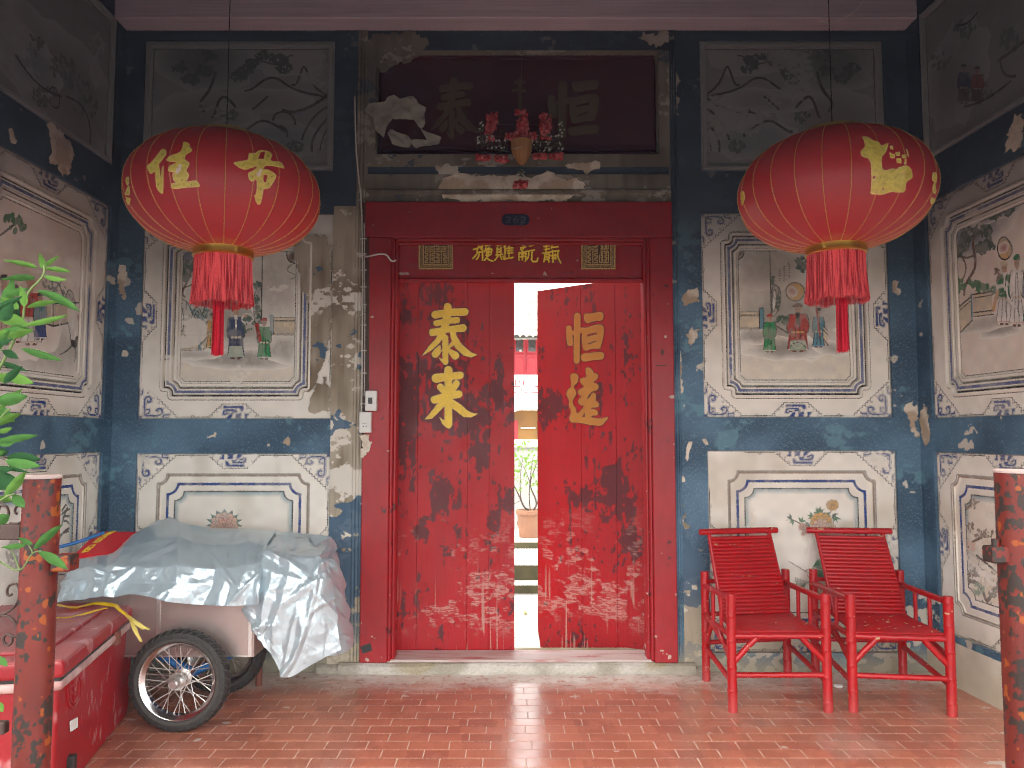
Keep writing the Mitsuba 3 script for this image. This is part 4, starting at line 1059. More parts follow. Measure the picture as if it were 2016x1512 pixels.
    def lay(g, off, mat, par, name):
        out = []
        for p in polys(g):
            p = Polygon(np.array(p.exterior.segmentize(4).coords), [np.array(i.segmentize(4).coords) for i in p.interiors])
            v, f = tri(p)
            mm = trimesh.Trimesh(np.c_[v, np.zeros(len(v))], f, process=False).subdivide_to_size(5, max_iter=8)
            out.append(trimesh.Trimesh(np.array([onto(a, b, off) for a, b, _ in mm.vertices]), mm.faces, process=False))
        return add(name, cat(out), mat, par)
    for g, dots in chars:
        for piece in polys(g):
            k = lay(piece, 0.0, 'foil_edge', t, 'gold_character')
            inner = piece.buffer(-1.3)
            if not inner.is_empty: lay(max(polys(inner), key=lambda q_: q_.area), .0012, 'gold_foil', k, 'foil')
        for kind, pts in dots:
            lay(unary_union([Point(*p).buffer(r) for p, r in pts]), .002, kind, k, 'printed_flower'); tag(list(scene)[-1], kind='stuff')
    return t

z1 = zpx(280, 270, 12.6); z2 = zpx(450, 285, 12.6); z3 = zpx(1680, 260, 10.8)
jia = unary_union([smooth_poly(z1(p), 1) for p in (
    [(480,285),(580,310),(605,400),(570,470),(380,680),(430,770),(440,1050),(470,800),(500,700),(525,720),(520,1000),(540,1380),(510,1415),(400,1320),(340,1190),(320,1000),(305,820),(230,910),(190,900),(130,780),(125,695),(200,640),(350,460)],
    [(1015,130),(1080,125),(1180,180),(1165,260),(1250,305),(1215,370),(1070,430),(1040,545),(1170,620),(1160,700),(1080,820),(1165,910),(1150,990),(1080,1100),(1330,1065),(1400,1120),(1450,1220),(1400,1240),(1100,1240),(760,1305),(715,1160),(860,1110),(780,1090),(745,900),(800,870),(650,850),(640,790),(690,700),(870,610),(750,620),(555,585),(700,460),(930,380),(1000,260)])])
jie = unary_union([smooth_poly(z2(p), 1) for p in (
    [(95,440),(300,400),(490,385),(495,220),(530,210),(640,240),(760,140),(900,150),(1040,200),(1085,290),(1020,410),(1280,430),(1350,500),(1400,590),(1360,590),(960,500),(880,560),(860,600),(1000,610),(1120,680),(1205,770),(1100,960),(1000,1090),(870,1075),(840,1250),(780,1470),(700,1490),(655,1380),(620,1250),(690,1200),(705,840),(600,910),(520,890),(485,780),(490,680),(640,640),(730,510),(480,610),(350,610),(200,520)],)])
jie = jie.difference(Polygon(z2([(790,190),(910,185),(880,350),(730,360)]))).difference(Polygon(z2([(870,745),(980,745),(930,930),(870,910)])))
fl1 = [('pale_flower', [(z1([(900,790)])[0], 4.6), (z1([(870,850)])[0], 3.6), (z1([(940,700)])[0], 3.2)]), ('dark_edge', [(z1([p])[0], 1.1) for p in ((490,430),(330,630),(230,760),(1060,330),(770,510),(1080,660),(990,1050),(850,1190),(1230,1160),(410,1160),(870,760))])]
fl2 = [('pale_flower', [(z2([(750,730)])[0], 4.6), (z2([(790,640)])[0], 3.4)]), ('dark_edge', [(z2([p])[0], 1.1) for p in ((610,340),(985,310),(360,510),(1260,490),(585,790),(1080,780),(990,960),(785,1090),(725,1340),(745,690))])]
scrap_l = unary_union([ragged(246 + dx, y, w, h, 12, .4, s) for dx, y, w, h, s in ((4, 355, 4, 9, 1), (6, 375, 5, 10, 2), (8, 395, 6, 8, 3))])
lantern(443, 385, 3.7, 'left red lantern with two gold characters, hanging before the painted panels', (0.455, 0.280), [(jia, fl1), (jie, fl2), (scrap_l, [])], 0.10)
rem = unary_union([smooth_poly(z3([(160,100),(300,110),(430,200),(540,220),(580,310),(760,220),(730,330),(690,450),(590,530),(620,840),(860,750),(900,800),(1000,720),(1220,710),(1290,960),(1150,1030),(1100,1110),(1080,1280),(900,1290),(790,1260),(600,1340),(480,1330),(335,1330),(370,1180),(390,900),(370,560),(170,520),(155,390),(250,330),(240,210)]), 1)] +
                  [Polygon(z3(p)) for p in ([(780,300),(840,290),(860,380),(790,350)], [(780,430),(900,480),(890,550),(790,545)], [(900,430),(990,420),(1000,510),(920,500)], [(920,560),(1020,550),(1030,660),(940,650)], [(1020,490),(1120,480),(1120,560),(1050,555)], [(1120,370),(1145,380),(1195,520),(1160,530)], [(1090,570),(1130,580),(1125,690),(1080,680)])])
rem = rem.difference(unary_union([Polygon(z3(p)) for p in ([(400,940),(480,920),(430,1010)], [(590,1190),(640,1180),(620,1270)], [(1050,860),(1110,870),(1060,890)], [(430,1280),(530,1265),(440,1300)])]))
petal = [('dark_edge', [(z3([p])[0], .9) for p in ((720,850),(840,800),(640,960),(900,960),(760,950),(1060,760),(1160,900),(1220,850),(980,1060),(870,1130),(660,1090),(520,1050),(980,1200),(1110,960),(560,960))])]
scrap_r = unary_union([ragged(1838 + dx, y, w, h, 12, .4, s) for dx, y, w, h, s in ((2, 350, 4, 10, 4), (0, 372, 5, 11, 5), (-4, 394, 5, 7, 6))] + [ragged(1462, 388, 4, 14, 12, .4, 9)])
lantern(1642, 379, 3.7, 'right red lantern with torn remains of a gold flower print, hanging above the chairs', (0.455, 0.280), [(rem, petal), (scrap_r, [])], 0.02)

# ---------------------------------------------------------------- flower basket over the door
fb = thing('flower_basket', 'small wicker hanging basket with red paper flower garlands over the doorway', 'basket')
bc = P3(1027, 300, -0.12)
S = 1 / 300.0
add('wicker_cup', lathe([(.003, -.085), (.012, -.08), (.04, -.045), (.058, -.01), (.066, .03), (.067, .066), (.072, .072), (.06, .072), (.03, .05), (.0, .045)], 28, bc), 'wicker', fb, 40)
for k in range(14):
    a = k * 2 * math.pi / 14
    add('wicker_stake', tube([(bc[0] + r_ * math.cos(a), bc[1] + r_ * math.sin(a), bc[2] + z_) for r_, z_ in ((.014, -.08), (.042, -.045), (.060, -.01), (.068, .03), (.069, .07))], .0022, 5), 'wicker', fb, True)
add('pale_tie', tube([P3(1009, 293, -.20), P3(1018, 290.5, -.205), P3(1029, 289, -.20)], .003, 6), 'paper', fb)
fr_ = np.random.default_rng(3)
def posy(px, py, w, h, n, mats, y=-.13, s=.010):
    for mname, mat in mats:
        ms = []
        for _ in range(n):
            q = P3(px + (fr_.random() - .5) * w, py + (fr_.random() - .5) * h, y + (fr_.random() - .5) * .05)
            m_ = trimesh.creation.icosphere(1, s * (0.6 + .8 * fr_.random())); m_.vertices *= 1 + .5 * (fr_.random(m_.vertices.shape) - .5); m_.apply_translation(q); ms.append(m_)
        add(mname, cat(ms), mat, fb, True, kind='stuff')
RD = (('red_flowers', 'garland_red'), ('pink_flowers', 'garland_pink'))
for a in ((968, 240, 20, 36, 26), (964, 262, 16, 34, 22), (1027, 232, 22, 32, 26), (1028, 252, 22, 20, 20), (1074, 238, 22, 30, 26), (1073, 258, 18, 30, 22), (1026, 268, 60, 14, 40), (952, 310, 28, 10, 22), (985, 313, 26, 12, 22), (1064, 307, 26, 10, 22), (1094, 307, 24, 10, 22), (1025, 363, 26, 12, 26)):
    posy(*a, RD)
for a in ((955, 280, 40, 26, 16), (988, 285, 26, 24, 12), (1065, 282, 34, 34, 18), (1094, 280, 30, 40, 18), (1026, 343, 10, 16, 10), (1105, 255, 12, 30, 8), (948, 250, 10, 20, 8)):
    posy(*a, (('white_beads', 'garland_white'), ('green_leaves', 'garland_green'), ('dark_leaves', 'garland_green')), s=.0055)
for a, b in (((968, 228), (968, 320)), ((1027, 222), (1027, 285)), ((1074, 226), (1080, 312)), ((945, 255), (950, 312)), ((1104, 250), (1096, 312)), ((1026, 335), (1026, 362)), ((985, 255), (985, 318)), ((1062, 260), (1062, 312)), ((950, 268), (1104, 268)), ((965, 245), (1085, 245))):
    add('string', tube([P3(*a, -.13), P3(*b, -.13)], .0016, 5), 'twig', fb)
add('hanging_string', tube([P3(1027, 225, -.13), P3(1027, 62, -.10)], .0015, 5), 'twig', fb)
# ---------------------------------------------------------------- bamboo chairs
cr = np.random.default_rng(21)
def bamboo(a, b, r, seed=0, step=.13):
    """a bamboo cane with nodes and closed ends"""
    a, b = np.array(a, float), np.array(b, float)
    L = np.linalg.norm(b - a); rr = np.random.default_rng(seed)
    s, x = [0.0, .004], step * (0.3 + .6 * rr.random())
    rad = [r * .93, r]
    while x < L - .03:
        s += [x - .008, x - .003, x, x + .003, x + .008]; rad += [r, r * 1.07, r * .99, r * 1.06, r * .98]; x += step * (0.85 + .3 * rr.random())
    s += [L - .004, L]; rad += [r, r * .93]
    bend = .004 * (rr.random() - .5)
    d = (b - a) / L; side = np.cross(d, [0.3, 0.8, 0.52]); side /= np.linalg.norm(side)
    return tube([a + d * k + side * bend * math.sin(math.pi * k / L) for k in s], rad, 12)
def chair(FL_, FR_, BL_, BR_, label, seed):
    t = thing('bamboo_chair', label, 'chair', 'red bamboo armchairs side by side')
    FLp, FRp, BLp, BRp = [np.array([*q, 0.0]) for q in (FL_, FR_, BL_, BR_)]
    up = np.array([0, 0, 1.0])
    sd = [seed * 100]
    def cane(n, a, b, r):
        sd[0] += 1; return add(n, bamboo(a, b, r, sd[0]), 'chair_paint', t, 40)
    hf, hb = .632, .662
    cane('front_leg', FLp, FLp + up * hf, .0265); cane('front_leg', FRp, FRp + up * hf, .0265)
    cane('rear_leg', BLp, BLp + up * hb, .0255); cane('rear_leg', BRp, BRp + up * hb, .0255)
    inn = lambda a, b, k: a + (b - a) * k
    for f, b in ((FLp, BLp), (FRp, BRp)):
        cane('armrest', b + up * .575, f + up * .602, .0175)
        for k in (.36, .66): cane('spindle', inn(f, b, k) + up * .40, inn(f, b, k) + up * .595, .0115)
        cane('side_rail', f + up * .405, b + up * .385, .016); cane('side_rail', f + up * .30, b + up * .41, .0145)
        cane('side_stretcher', f + up * .155, b + up * .20, .0155)
    cane('front_rail', FLp + up * .405, FRp + up * .405, .0165)
    cane('front_stretcher', FLp + up * .195, FRp + up * .195, .0150)
    cane('rear_stretcher', BLp + up * .23, BRp + up * .23, .0145)
    cane('rear_rail', BLp + up * .40, BRp + up * .40, .0150)
    for f, o in ((FLp, FRp), (FRp, FLp)):
        cane('brace', f + up * .255, inn(f, o, .26) + up * .395, .0165)
    for f, b in ((FLp, BLp), (FRp, BRp)):
        cane('brace', f + up * .24, inn(f, b, .45) + up * .385, .0125); cane('brace', b + up * .2, inn(b, f, .3) + up * .385, .0125)
    # seat slats, front to back between the rails
    B0L, B0R = inn(FLp, BLp, .68), inn(FRp, BRp, .68)
    dx = (FRp - FLp) / np.linalg.norm(FRp - FLp)
    for k in range(14):
        w = k / 13
        a, b = inn(FLp, BLp, .03 + .70 * w) + dx * (.02 + .03 * w), inn(FRp, BRp, .03 + .70 * w) - dx * (.02 + .03 * w)
        sd[0] += 1
        m = bamboo(a + up * (.424 - .006 * w), b + up * (.424 - .006 * w), .0138, sd[0], .3); c0 = .424
        m.vertices[:, 2] = (m.vertices[:, 2] - c0) * .62 + c0
        add('seat_slat', m, 'chair_paint', t, 40)
    # the leaning back
    L0, R0 = inn(FLp, BLp, .72) + dx * .068 + up * .43, inn(FRp, BRp, .72) - dx * .045 + up * .43
    mid = (BLp + BRp) / 2
    L1 = np.array([BLp[0] + dx[0] * .035, BLp[1] + .015, .890]) + dx * 0; R1 = np.array([BRp[0] - dx[0] * .095, BRp[1] + .015, .890])
    cane('back_post', L0 - up * .02, L1, .0135); cane('back_post', R0 - up * .02, R1, .0135)
    d = (R1 - L1) / np.linalg.norm(R1 - L1)
    cane('top_rail', L1 - d * .062 + up * .012, R1 + d * .058 + up * .012, .0195)
    cane('back_rail', BLp + up * .60, BRp + up * .60, .0140)
    n = 21
    for k in range(n):
        w = (k + .5) / n
        a, b = inn(L0, L1, w * .965), inn(R0, R1, w * .965)
        sd[0] += 1
        m = tube([a + np.array([0, -.009, 0]), (a + b) / 2 + np.array([0, -.009 - .002 * cr.random(), .0008 * (cr.random() - .5)]), b + np.array([0, -.009, 0])], [.0116, .0119, .0116], 10)
        add('back_slat', m, 'chair_paint', t, 40)
    return t
chair((1.205, -.70), (1.725, -.70), (1.195, -.165), (1.725, -.085), 'left red bamboo armchair, nearer the doorway', 1)
chair((1.862, -.70), (2.365, -.765), (1.90, -.085), (2.425, -.125), 'right red bamboo armchair, in the corner by the side wall', 2)
# ---------------------------------------------------------------- cooler box
cl = thing('cooler_box', 'big red plastic ice cooler with a scuffed side behind the left post', 'cooler')
nr, fr2 = np.array([-1.795, -1.86]), np.array([-2.045, -0.705])          # the right-hand side, near and far, at the floor
CR = Plane((nr[0], nr[1], 0), (fr2[0] - nr[0], fr2[1] - nr[1], 0), (0, 0, 1))
LEN = float(np.linalg.norm(fr2 - nr))
un = CR.u; nn = CR.n                                                       # along the side, and out of it
def rbox(u0, u1, w0, w1, z0, z1, rr=.03, taper=0.0):
    """a rounded box; u along the side, w inwards from the side"""
    pts = []
    for u, su in ((u0, 1), (u1, -1)):
        for w, sw in ((w0, 1), (w1, -1)):
            for z, sz in ((z0, 1), (z1, -1)):
                tp = taper * (1 - (z - z0) / (z1 - z0))
                pts.append((u + su * (rr + tp), w + sw * (rr + tp), z + sz * min(rr, (z1 - z0) * .45)))
    s = [manifold3d.Manifold.sphere(min(rr, (z1 - z0) * .45), 16).translate(p) for p in pts]
    mm = manifold3d.Manifold.batch_hull(s).to_mesh()
    v = mm.vert_properties[:, :3]
    V = np.array([nr[0], nr[1], 0]) + v[:, :1] * un - v[:, 1:2] * nn + v[:, 2:3] * np.array([0, 0, 1.0])
    return trimesh.Trimesh(V, mm.tri_verts, process=False)
add('body', rbox(0.02, LEN - .02, 0.02, .78, 0.0, .515, .028, .012), 'cooler_plastic', cl, 35)
add('rim', rbox(0.0, LEN, 0.0, .80, .482, .526, .02), 'rim_plastic', cl, 35)
lid = add('lid', rbox(-.004, LEN + .004, -.004, .804, .532, .608, .022, -.0), 'cooler_plastic', cl, 35)
add('raised_panel', rbox(.10, LEN - .10, .10, .70, .60, .624, .012), 'cooler_plastic', lid, 35)
add('shadow_gap', rbox(.008, LEN - .008, .008, .79, .50, .56, .01), 'black_plastic', cl, 35)
CS_ = Plane(CR.at(0, 0, -.0195), CR.u, (0, 0, 1))
def cpx(pts): return CS_.P(pts)
e = Polygon(cpx([(132, 1345), (140, 1330), (152, 1328), (158, 1345), (156, 1375), (146, 1392), (136, 1385)])).buffer(.004)
em = smooth_poly(np.array(e.exterior.coords)[:-1:2], 2)
add('embossed_badge', prism(CS_, em.buffer(.008).difference(em.buffer(-.002)), -.004, .004), 'cooler_plastic', cl)
add('embossed_badge', prism(CS_, em.buffer(-.012).difference(em.buffer(-.02)), -.004, .003), 'cooler_plastic', cl)
add('embossed_badge', prism(CS_, unary_union([stroke(cpx([(139, 1352), (150, 1347)]), .008), stroke(cpx([(141, 1366), (150, 1360)]), .008), stroke(cpx([(144, 1340), (145, 1380)]), .006)]), -.004, .003), 'cooler_plastic', cl)
add('paper_sticker', prism(CS_, Polygon(cpx([(137, 1420), (153, 1412), (153, 1432), (143, 1438), (138, 1441)])), 0, .0012), 'white_paper', cl)
add('latch', rbox(LEN * .62, LEN * .62 + .05, -.012, .02, .47, .535, .006), 'rust_pipe', cl)
add('drain_plug', rbox(.18, .22, -.0, .05, .07, .16, .006), 'black_plastic', cl)

# yellow plastic string on the lid
yr = thing('yellow_string', 'yellow plastic string lying across the red cooler lid', 'string')
def on_lid(pts, z=.63): return [G3(a, b, z + c) for a, b, c in pts]
def G3(px, py, z):
    d = ray(px, py); return CAM + d * ((z - CAM[2]) / d[2])
def ribbon(pts, w, mat, nm='strand'):
    c = spline(pts, 30); p, tt, a, b = frames(c)
    side = np.cross(tt, [0, 0, 1.0]); side /= np.linalg.norm(side, axis=1, keepdims=True) + 1e-9
    side[:, 2] += .4 * np.sin(np.linspace(0, 7, 30)); side /= np.linalg.norm(side, axis=1, keepdims=True)
    wv = w * (0.8 + .3 * np.sin(np.linspace(0, 5, 30)))[:, None]
    up_ = np.cross(side, tt); V = np.vstack([p - side * wv, p + up_ * w * .5, p + side * wv]); n = 30
    F = [f for k in range(2) for i in range(n - 1) for f in ((k * n + i, k * n + i + 1, (k + 1) * n + i), (k * n + i + 1, (k + 1) * n + i + 1, (k + 1) * n + i))]
    add(nm, trimesh.Trimesh(V, F, process=False), mat, yr, True)
ribbon(on_lid([(108, 1192, 0), (130, 1196, .006), (155, 1197, 0), (185, 1189, .004), (215, 1190, .004), (238, 1203, .006)]) + [G3(248, 1211, .62)], .019, 'yellow_ribbon')
ribbon(on_lid([(108, 1217, 0), (140, 1215, .003), (175, 1206, .003), (212, 1198, .003)]), .010, 'yellow_ribbon')
ribbon([G3(244, 1209, .622), P3(262, 1232, -1.12), P3(270, 1248, -1.12), P3(277, 1264, -1.12)], .020, 'pale_yellow')
ribbon([G3(246, 1209, .625), P3(264, 1222, -1.12), P3(280, 1233, -1.12), P3(294, 1241, -1.12)], .016, 'pale_yellow')
ribbon([G3(246, 1209, .62), P3(266, 1226, -1.12), P3(282, 1240, -1.12)], .013, 'pale_yellow')

# ---------------------------------------------------------------- food cart
ct = thing('food_cart', 'two-wheeled metal food cart with spoked wheels parked under a plastic sheet', 'cart')
CX0, CX1, CY0, CY1, CZ0, CZ1 = -2.42, -1.353, -0.885, -0.28, 0.343, 0.765
xm = -1.86
add('side_panel', box(xm + .001, CX1, CY0, CY0 + .012, CZ0, CZ1, .002), 'cart_metal', ct)
add('side_panel', box(CX0, xm - .001, CY0 + .001, CY0 + .013, CZ0, CZ1, .002), 'cart_metal', ct)
add('end_panel', box(CX1 - .012, CX1 - .0005, CY0 + .014, CY1, CZ0, CZ1, .002), 'cart_metal', ct)
add('end_panel', box(CX0, CX0 + .012, CY0 + .014, CY1, CZ0, CZ1, .002), 'cart_metal', ct)
add('rear_panel', box(CX0, CX1, CY1, CY1 + .012, CZ0, CZ1, .002), 'cart_metal', ct)
add('floor_pan', box(CX0 + .01, CX1 - .01, CY0 + .01, CY1, CZ0 + .003, CZ0 + .02), 'cart_metal', ct)
add('counter', box(CX0, -1.06, CY0 + .02, CY1 + .02, CZ1 + .001, CZ1 + .03, .004), 'cart_metal', ct)
for x in (CX1 - .022, xm): add('trim_strip', box(x - .011, x + .011, CY0 - .004, CY0 + .002, CZ0, CZ1, .0015), 'alloy', ct)
add('trim_strip', box(CX0, CX1 - .034, CY0 - .0035, CY0 + .002, CZ0, CZ0 + .010, .001), 'alloy', ct)
leg_x = P3(510, 1320, -.26)[0]
add('leg', tube([(leg_x, -.26, .0), (leg_x, -.26, CZ1)], .019, 10), 'rust_pipe', ct, 40)
add('blue_collar', tube([(leg_x, -.26, .24), (leg_x, -.26, .31)], .026, 10), 'blue_pipe', ct, 40)
add('blue_cord', tube(spline([(leg_x, -.28, .28), (leg_x + .1, -.28, .265), (leg_x + .3, -.26, .26)], 12), .004, 6), 'blue_pipe', ct)
WX, WY, WR = -1.700, -0.975, .255
for a, b in (((WX - .22, -.80, .345), (WX, -.80, .24)), ((WX + .22, -.80, .345), (WX, -.80, .24)), ((WX - .22, -.46, .345), (WX, -.46, .24)), ((WX + .22, -.46, .345), (WX, -.46, .24))):
    add('axle_strut', tube([a, b], .022, 10), 'blue_pipe', ct, 40)
add('axle', tube([(WX, -.94, WR), (WX, -.40, WR)], .012, 10), 'rust_pipe', ct, 40)
hb = spline([P3(205, 1048, -.42), P3(190, 1054, -.45), P3(150, 1068, -.52), P3(110, 1078, -.58)], 16)
add('handle_bar', tube(hb, .010, 8), 'blue_pipe', ct, True)
def wheel(y, seed):
    w = 'wheel'; key = ct + '__wheel'
    i = 1
    while any(k.startswith(key + '__') for k in scene): key = f'{ct}__wheel_{i:03d}'; i += 1
    labels[key] = {}
    def ring(R0, prof, sides=72):
        """profile (radius, across) turned round the wheel's axis"""
        m = lathe([(a, b) for a, b in prof], sides)
        v = m.vertices; m.vertices = np.stack([v[:, 0], v[:, 2], v[:, 1]], 1); m.faces = m.faces[:, ::-1]
        m.apply_translation((WX, y, WR)); return m
    k = add('tyre', ring(0, [(.190, -.034), (.205, -.041), (.225, -.044), (.243, -.036), (.252, -.020), (.255, 0), (.252, .020), (.243, .036), (.225, .044), (.205, .041), (.190, .034), (.190, -.034)]), 'rubber', key, 35)
    tr_ = []
    for j in range(40):
        a = j * 2 * math.pi / 40
        for s in (-1, 1):
            tr_.append(tube([(WX + R_ * math.cos(a + da), y + s * q_, WR + R_ * math.sin(a + da)) for R_, q_, da in ((.2552, .004, 0), (.2525, .022, .05), (.245, .036, .09), (.232, .044, .11))], .0032, 4))
    add('tread_block', cat(tr_), 'dusty_rubber', key, kind='stuff')
    add('sidewall_band', ring(0, [(.200, -.0415), (.204, -.0435), (.214, -.0455), (.217, -.0440)]), 'dusty_rubber', key, 35)
    add('rim', ring(0, [(.172, -.016), (.180, -.024), (.190, -.034), (.194, -.036), (.196, -.034), (.190, -.028), (.183, 0), (.190, .028), (.196, .034), (.194, .036), (.180, .024), (.172, .016), (.170, 0), (.172, -.016)]), 'chrome', key, 35)
    add('hub', ring(0, [(.0, -.088), (.018, -.088), (.024, -.082), (.026, -.060), (.030, -.055), (.044, -.042), (.046, -.034), (.030, -.028), (.026, 0), (.030, .028), (.046, .034), (.044, .042), (.02, .05), (.0, .05)], 32), 'alloy', key, 35)
    for j in range(36):
        sd = -1 if j % 2 else 1
        a = j * 2 * math.pi / 36
        b = a + (.62 if (j // 2) % 2 else -.62)
        p0 = (WX + .043 * math.cos(b), y + sd * .037, WR + .043 * math.sin(b)); p1 = (WX + .174 * math.cos(a), y + sd * .004, WR + .174 * math.sin(a))
        add('spoke', tube([p0, p1], .0024, 5), 'alloy', key)
wheel(WY, 1); wheel(-0.40, 2)

# goods under the sheet
rb = thing('festive_box', 'red gift box with a gold key pattern poking out of the plastic sheet', 'box')
BP = Plane(P3(160, 1092, -.62), P3(255, 1072, -.50) - P3(160, 1092, -.62), P3(205, 1046, -.36) - P3(160, 1092, -.62))
BP = Plane(BP.o, BP.u, BP.v - BP.u * (BP.v @ BP.u))
g = Polygon(BP.P([(146, 1092), (193, 1047), (300, 1047), (300, 1085), (220, 1090)]))
add('box_body', prism(BP, g, -.12, 0), 'box_red', rb)
for a, b in (((158, 1089), (176, 1074)), ((181, 1070), (196, 1058)), ((199, 1056), (214, 1048))):
    A, B = np.array(BP.px(*a)), np.array(BP.px(*b)); L = B - A; W_ = np.array([-L[1], L[0]]) * .0 + np.array(BP.px(a[0] + 15, a[1] - 3)) - A
    P_ = lambda s, q: tuple(A + L * s + W_ * q)
    add('gold_key_pattern', prism(BP, unary_union([stroke([P_(.05, .1), P_(.95, .1), P_(.95, .9), P_(.05, .9), P_(.05, .35), P_(.6, .35), P_(.6, .65), P_(.3, .65)], .007, 2)]), -.001, .0015), 'box_gold', rb)

# ---------------------------------------------------------------- the plastic sheet
ps = thing('plastic_sheet', 'crumpled silvery plastic sheet draped over the food cart', 'plastic sheet')
def surface(net, nu, nv, thick=0.0, amp=.006, seed=0, folds=()):
    """net: rows (across) of columns of 3D points; a smooth sheet through them with creases"""
    net = np.array(net, float)
    m, n = net.shape[:2]
    u, v = np.linspace(0, 1, m), np.linspace(0, 1, n)
    U, Vv = np.linspace(0, 1, nu), np.linspace(0, 1, nv)
    P_ = np.stack([RectBivariateSpline(u, v, net[..., k], kx=min(2, m - 1), ky=1, s=0)(U, Vv) for k in range(3)], -1)
    du = np.gradient(P_, axis=0); dv = np.gradient(P_, axis=1); N = np.cross(du, dv); N /= np.linalg.norm(N, axis=2, keepdims=True) + 1e-12
    if N[..., 1].mean() > 0: N = -N
    q = P_.copy()
    w = (np.abs(meshkit.fbm(q * 7 + seed, 3) - .5) * 2)                     # creased ridges
    w2 = np.abs(meshkit.noise(q * 19 + seed) - .5)
    rs = np.random.default_rng(seed + 50)
    for _ in range(34):                                                      # sharp creases at all angles
        c_, an, ln, wd, hh = q.reshape(-1, 3)[rs.integers(q.shape[0] * q.shape[1])], rs.random() * math.pi, .07 + .16 * rs.random(), .010 + .028 * rs.random(), (rs.random() - .4) * .03
        dx, dz = (q[..., 0] - c_[0]), (q[..., 2] - c_[2]) + .7 * (q[..., 1] - c_[1])
        al, ac = dx * math.cos(an) + dz * math.sin(an), -dx * math.sin(an) + dz * math.cos(an)
        P_ = P_ + N * (hh * np.clip(1 - np.abs(ac) / wd, 0, 1) * np.clip(1 - (al / ln) ** 2, 0, 1))[..., None]
    P_ = P_ + N * (amp * (1.6 - 3.2 * w) + amp * .5 * (0.5 - 2 * w2))[..., None]
    for (c0, c1, a, wd) in folds:                                           # long soft folds running down the sheet
        cc = c0 + (c1 - c0) * Vv[None, :]
        P_ = P_ + N * (a * np.clip(1 - np.abs(U[:, None] - cc) / wd, 0, 1) * (0.15 + Vv[None, :]))[..., None]
    F = []
    for i in range(nu - 1):
        for j in range(nv - 1):
            a, b, c, d = i * nv + j, (i + 1) * nv + j, (i + 1) * nv + j + 1, i * nv + j + 1
            F += [(a, b, c), (a, c, d)]
    return trimesh.Trimesh(P_.reshape(-1, 3), F, process=False)
cols = []   # per column: back, crest, shoulder, front edge, skirt, hem   (px, py, Y)
for row in (
    [(112, 1120, -.30), (118, 1122, -.45), (122, 1124, -.66), (122, 1135, -.84), (120, 1165, -.92), (112, 1186, -.94)],
    [(150, 1098, -.26), (150, 1100, -.45), (152, 1104, -.70), (152, 1122, -.90), (150, 1155, -.95), (140, 1182, -.96)],
    [(215, 1084, -.20), (212, 1088, -.42), (205, 1098, -.72), (200, 1118, -.90), (198, 1150, -.94), (188, 1180, -.98)],
    [(290, 1040, -.18), (280, 1046, -.40), (262, 1078, -.70), (250, 1116, -.90), (240, 1150, -.95), (232, 1175, -.98)],
    [(322, 1026, -.16), (324, 1030, -.38), (322, 1062, -.68), (312, 1116, -.90), (300, 1150, -.94), (272, 1172, -.99)],
    [(372, 1036, -.16), (376, 1039, -.38), (376, 1068, -.68), (374, 1116, -.905), (372, 1150, -.94), (346, 1186, -.96)],
    [(440, 1040, -.16), (440, 1044, -.38), (438, 1074, -.68), (438, 1118, -.905), (436, 1152, -.94), (425, 1192, -.97)],
    [(500, 1044, -.16), (498, 1050, -.38), (496, 1072, -.66), (498, 1112, -.90), (490, 1150, -.95), (472, 1192, -.96)],
    [(545, 1046, -.16), (540, 1052, -.38), (530, 1066, -.62), (522, 1088, -.88), (516, 1135, -.97), (510, 1190, -.99)]):
    cols.append([P3(*q_) for q_ in row])
fl = ((.20, .24, .022, .05), (.36, .30, .03, .05), (.55, .60, .028, .06), (.74, .70, -.02, .05), (.86, .84, .022, .05))
flap = []
for row in (
    [(516, 1070, -.62), (518, 1088, -.885), (514, 1120, -.93), (500, 1160, -.93), (482, 1192, -.92), (476, 1200, -.90)],
    [(560, 1072, -.62), (552, 1092, -.885), (544, 1130, -.945), (528, 1180, -.955), (512, 1232, -.95), (506, 1246, -.94)],
    [(600, 1076, -.60), (590, 1096, -.885), (584, 1140, -.955), (568, 1210, -.97), (552, 1275, -.965), (540, 1298, -.96)],
    [(640, 1078, -.56), (628, 1096, -.88), (624, 1150, -.955), (608, 1230, -.975), (584, 1300, -.975), (564, 1333, -.97)],
    [(652, 1079, -.54), (634, 1098, -.87), (638, 1155, -.935), (632, 1230, -.95), (618, 1288, -.955), (612, 1309, -.95)],
    [(656, 1080, -.52), (642, 1102, -.83), (654, 1160, -.88), (662, 1220, -.89), (668, 1262, -.90), (672, 1279, -.90)]):
    flap.append([P3(*q_) for q_ in row])
back = []
for row in (
    [(600, 1050, -.22), (612, 1062, -.40), (630, 1100, -.60), (634, 1160, -.66), (636, 1230, -.68), (636, 1290, -.68)],
    [(640, 1056, -.18), (652, 1072, -.36), (660, 1110, -.52), (668, 1170, -.56), (672, 1230, -.58), (676, 1286, -.58)],
    [(640, 1060, -.10), (655, 1078, -.22), (668, 1118, -.32), (680, 1170, -.36), (690, 1222, -.40), (697, 1262, -.40)]):
    back.append([P3(*q_) for q_ in row])
top = []
for row in (
    [(522, 1045, -.15), (522, 1052, -.40), (520, 1070, -.64), (519, 1090, -.89)],
    [(580, 1048, -.15), (578, 1058, -.40), (570, 1074, -.64), (572, 1094, -.89)],
    [(622, 1054, -.15), (630, 1068, -.38), (628, 1082, -.60), (630, 1098, -.88)],
    [(640, 1060, -.12), (654, 1076, -.34), (652, 1088, -.56), (640, 1103, -.84)]):
    top.append([P3(*q_) for q_ in row])
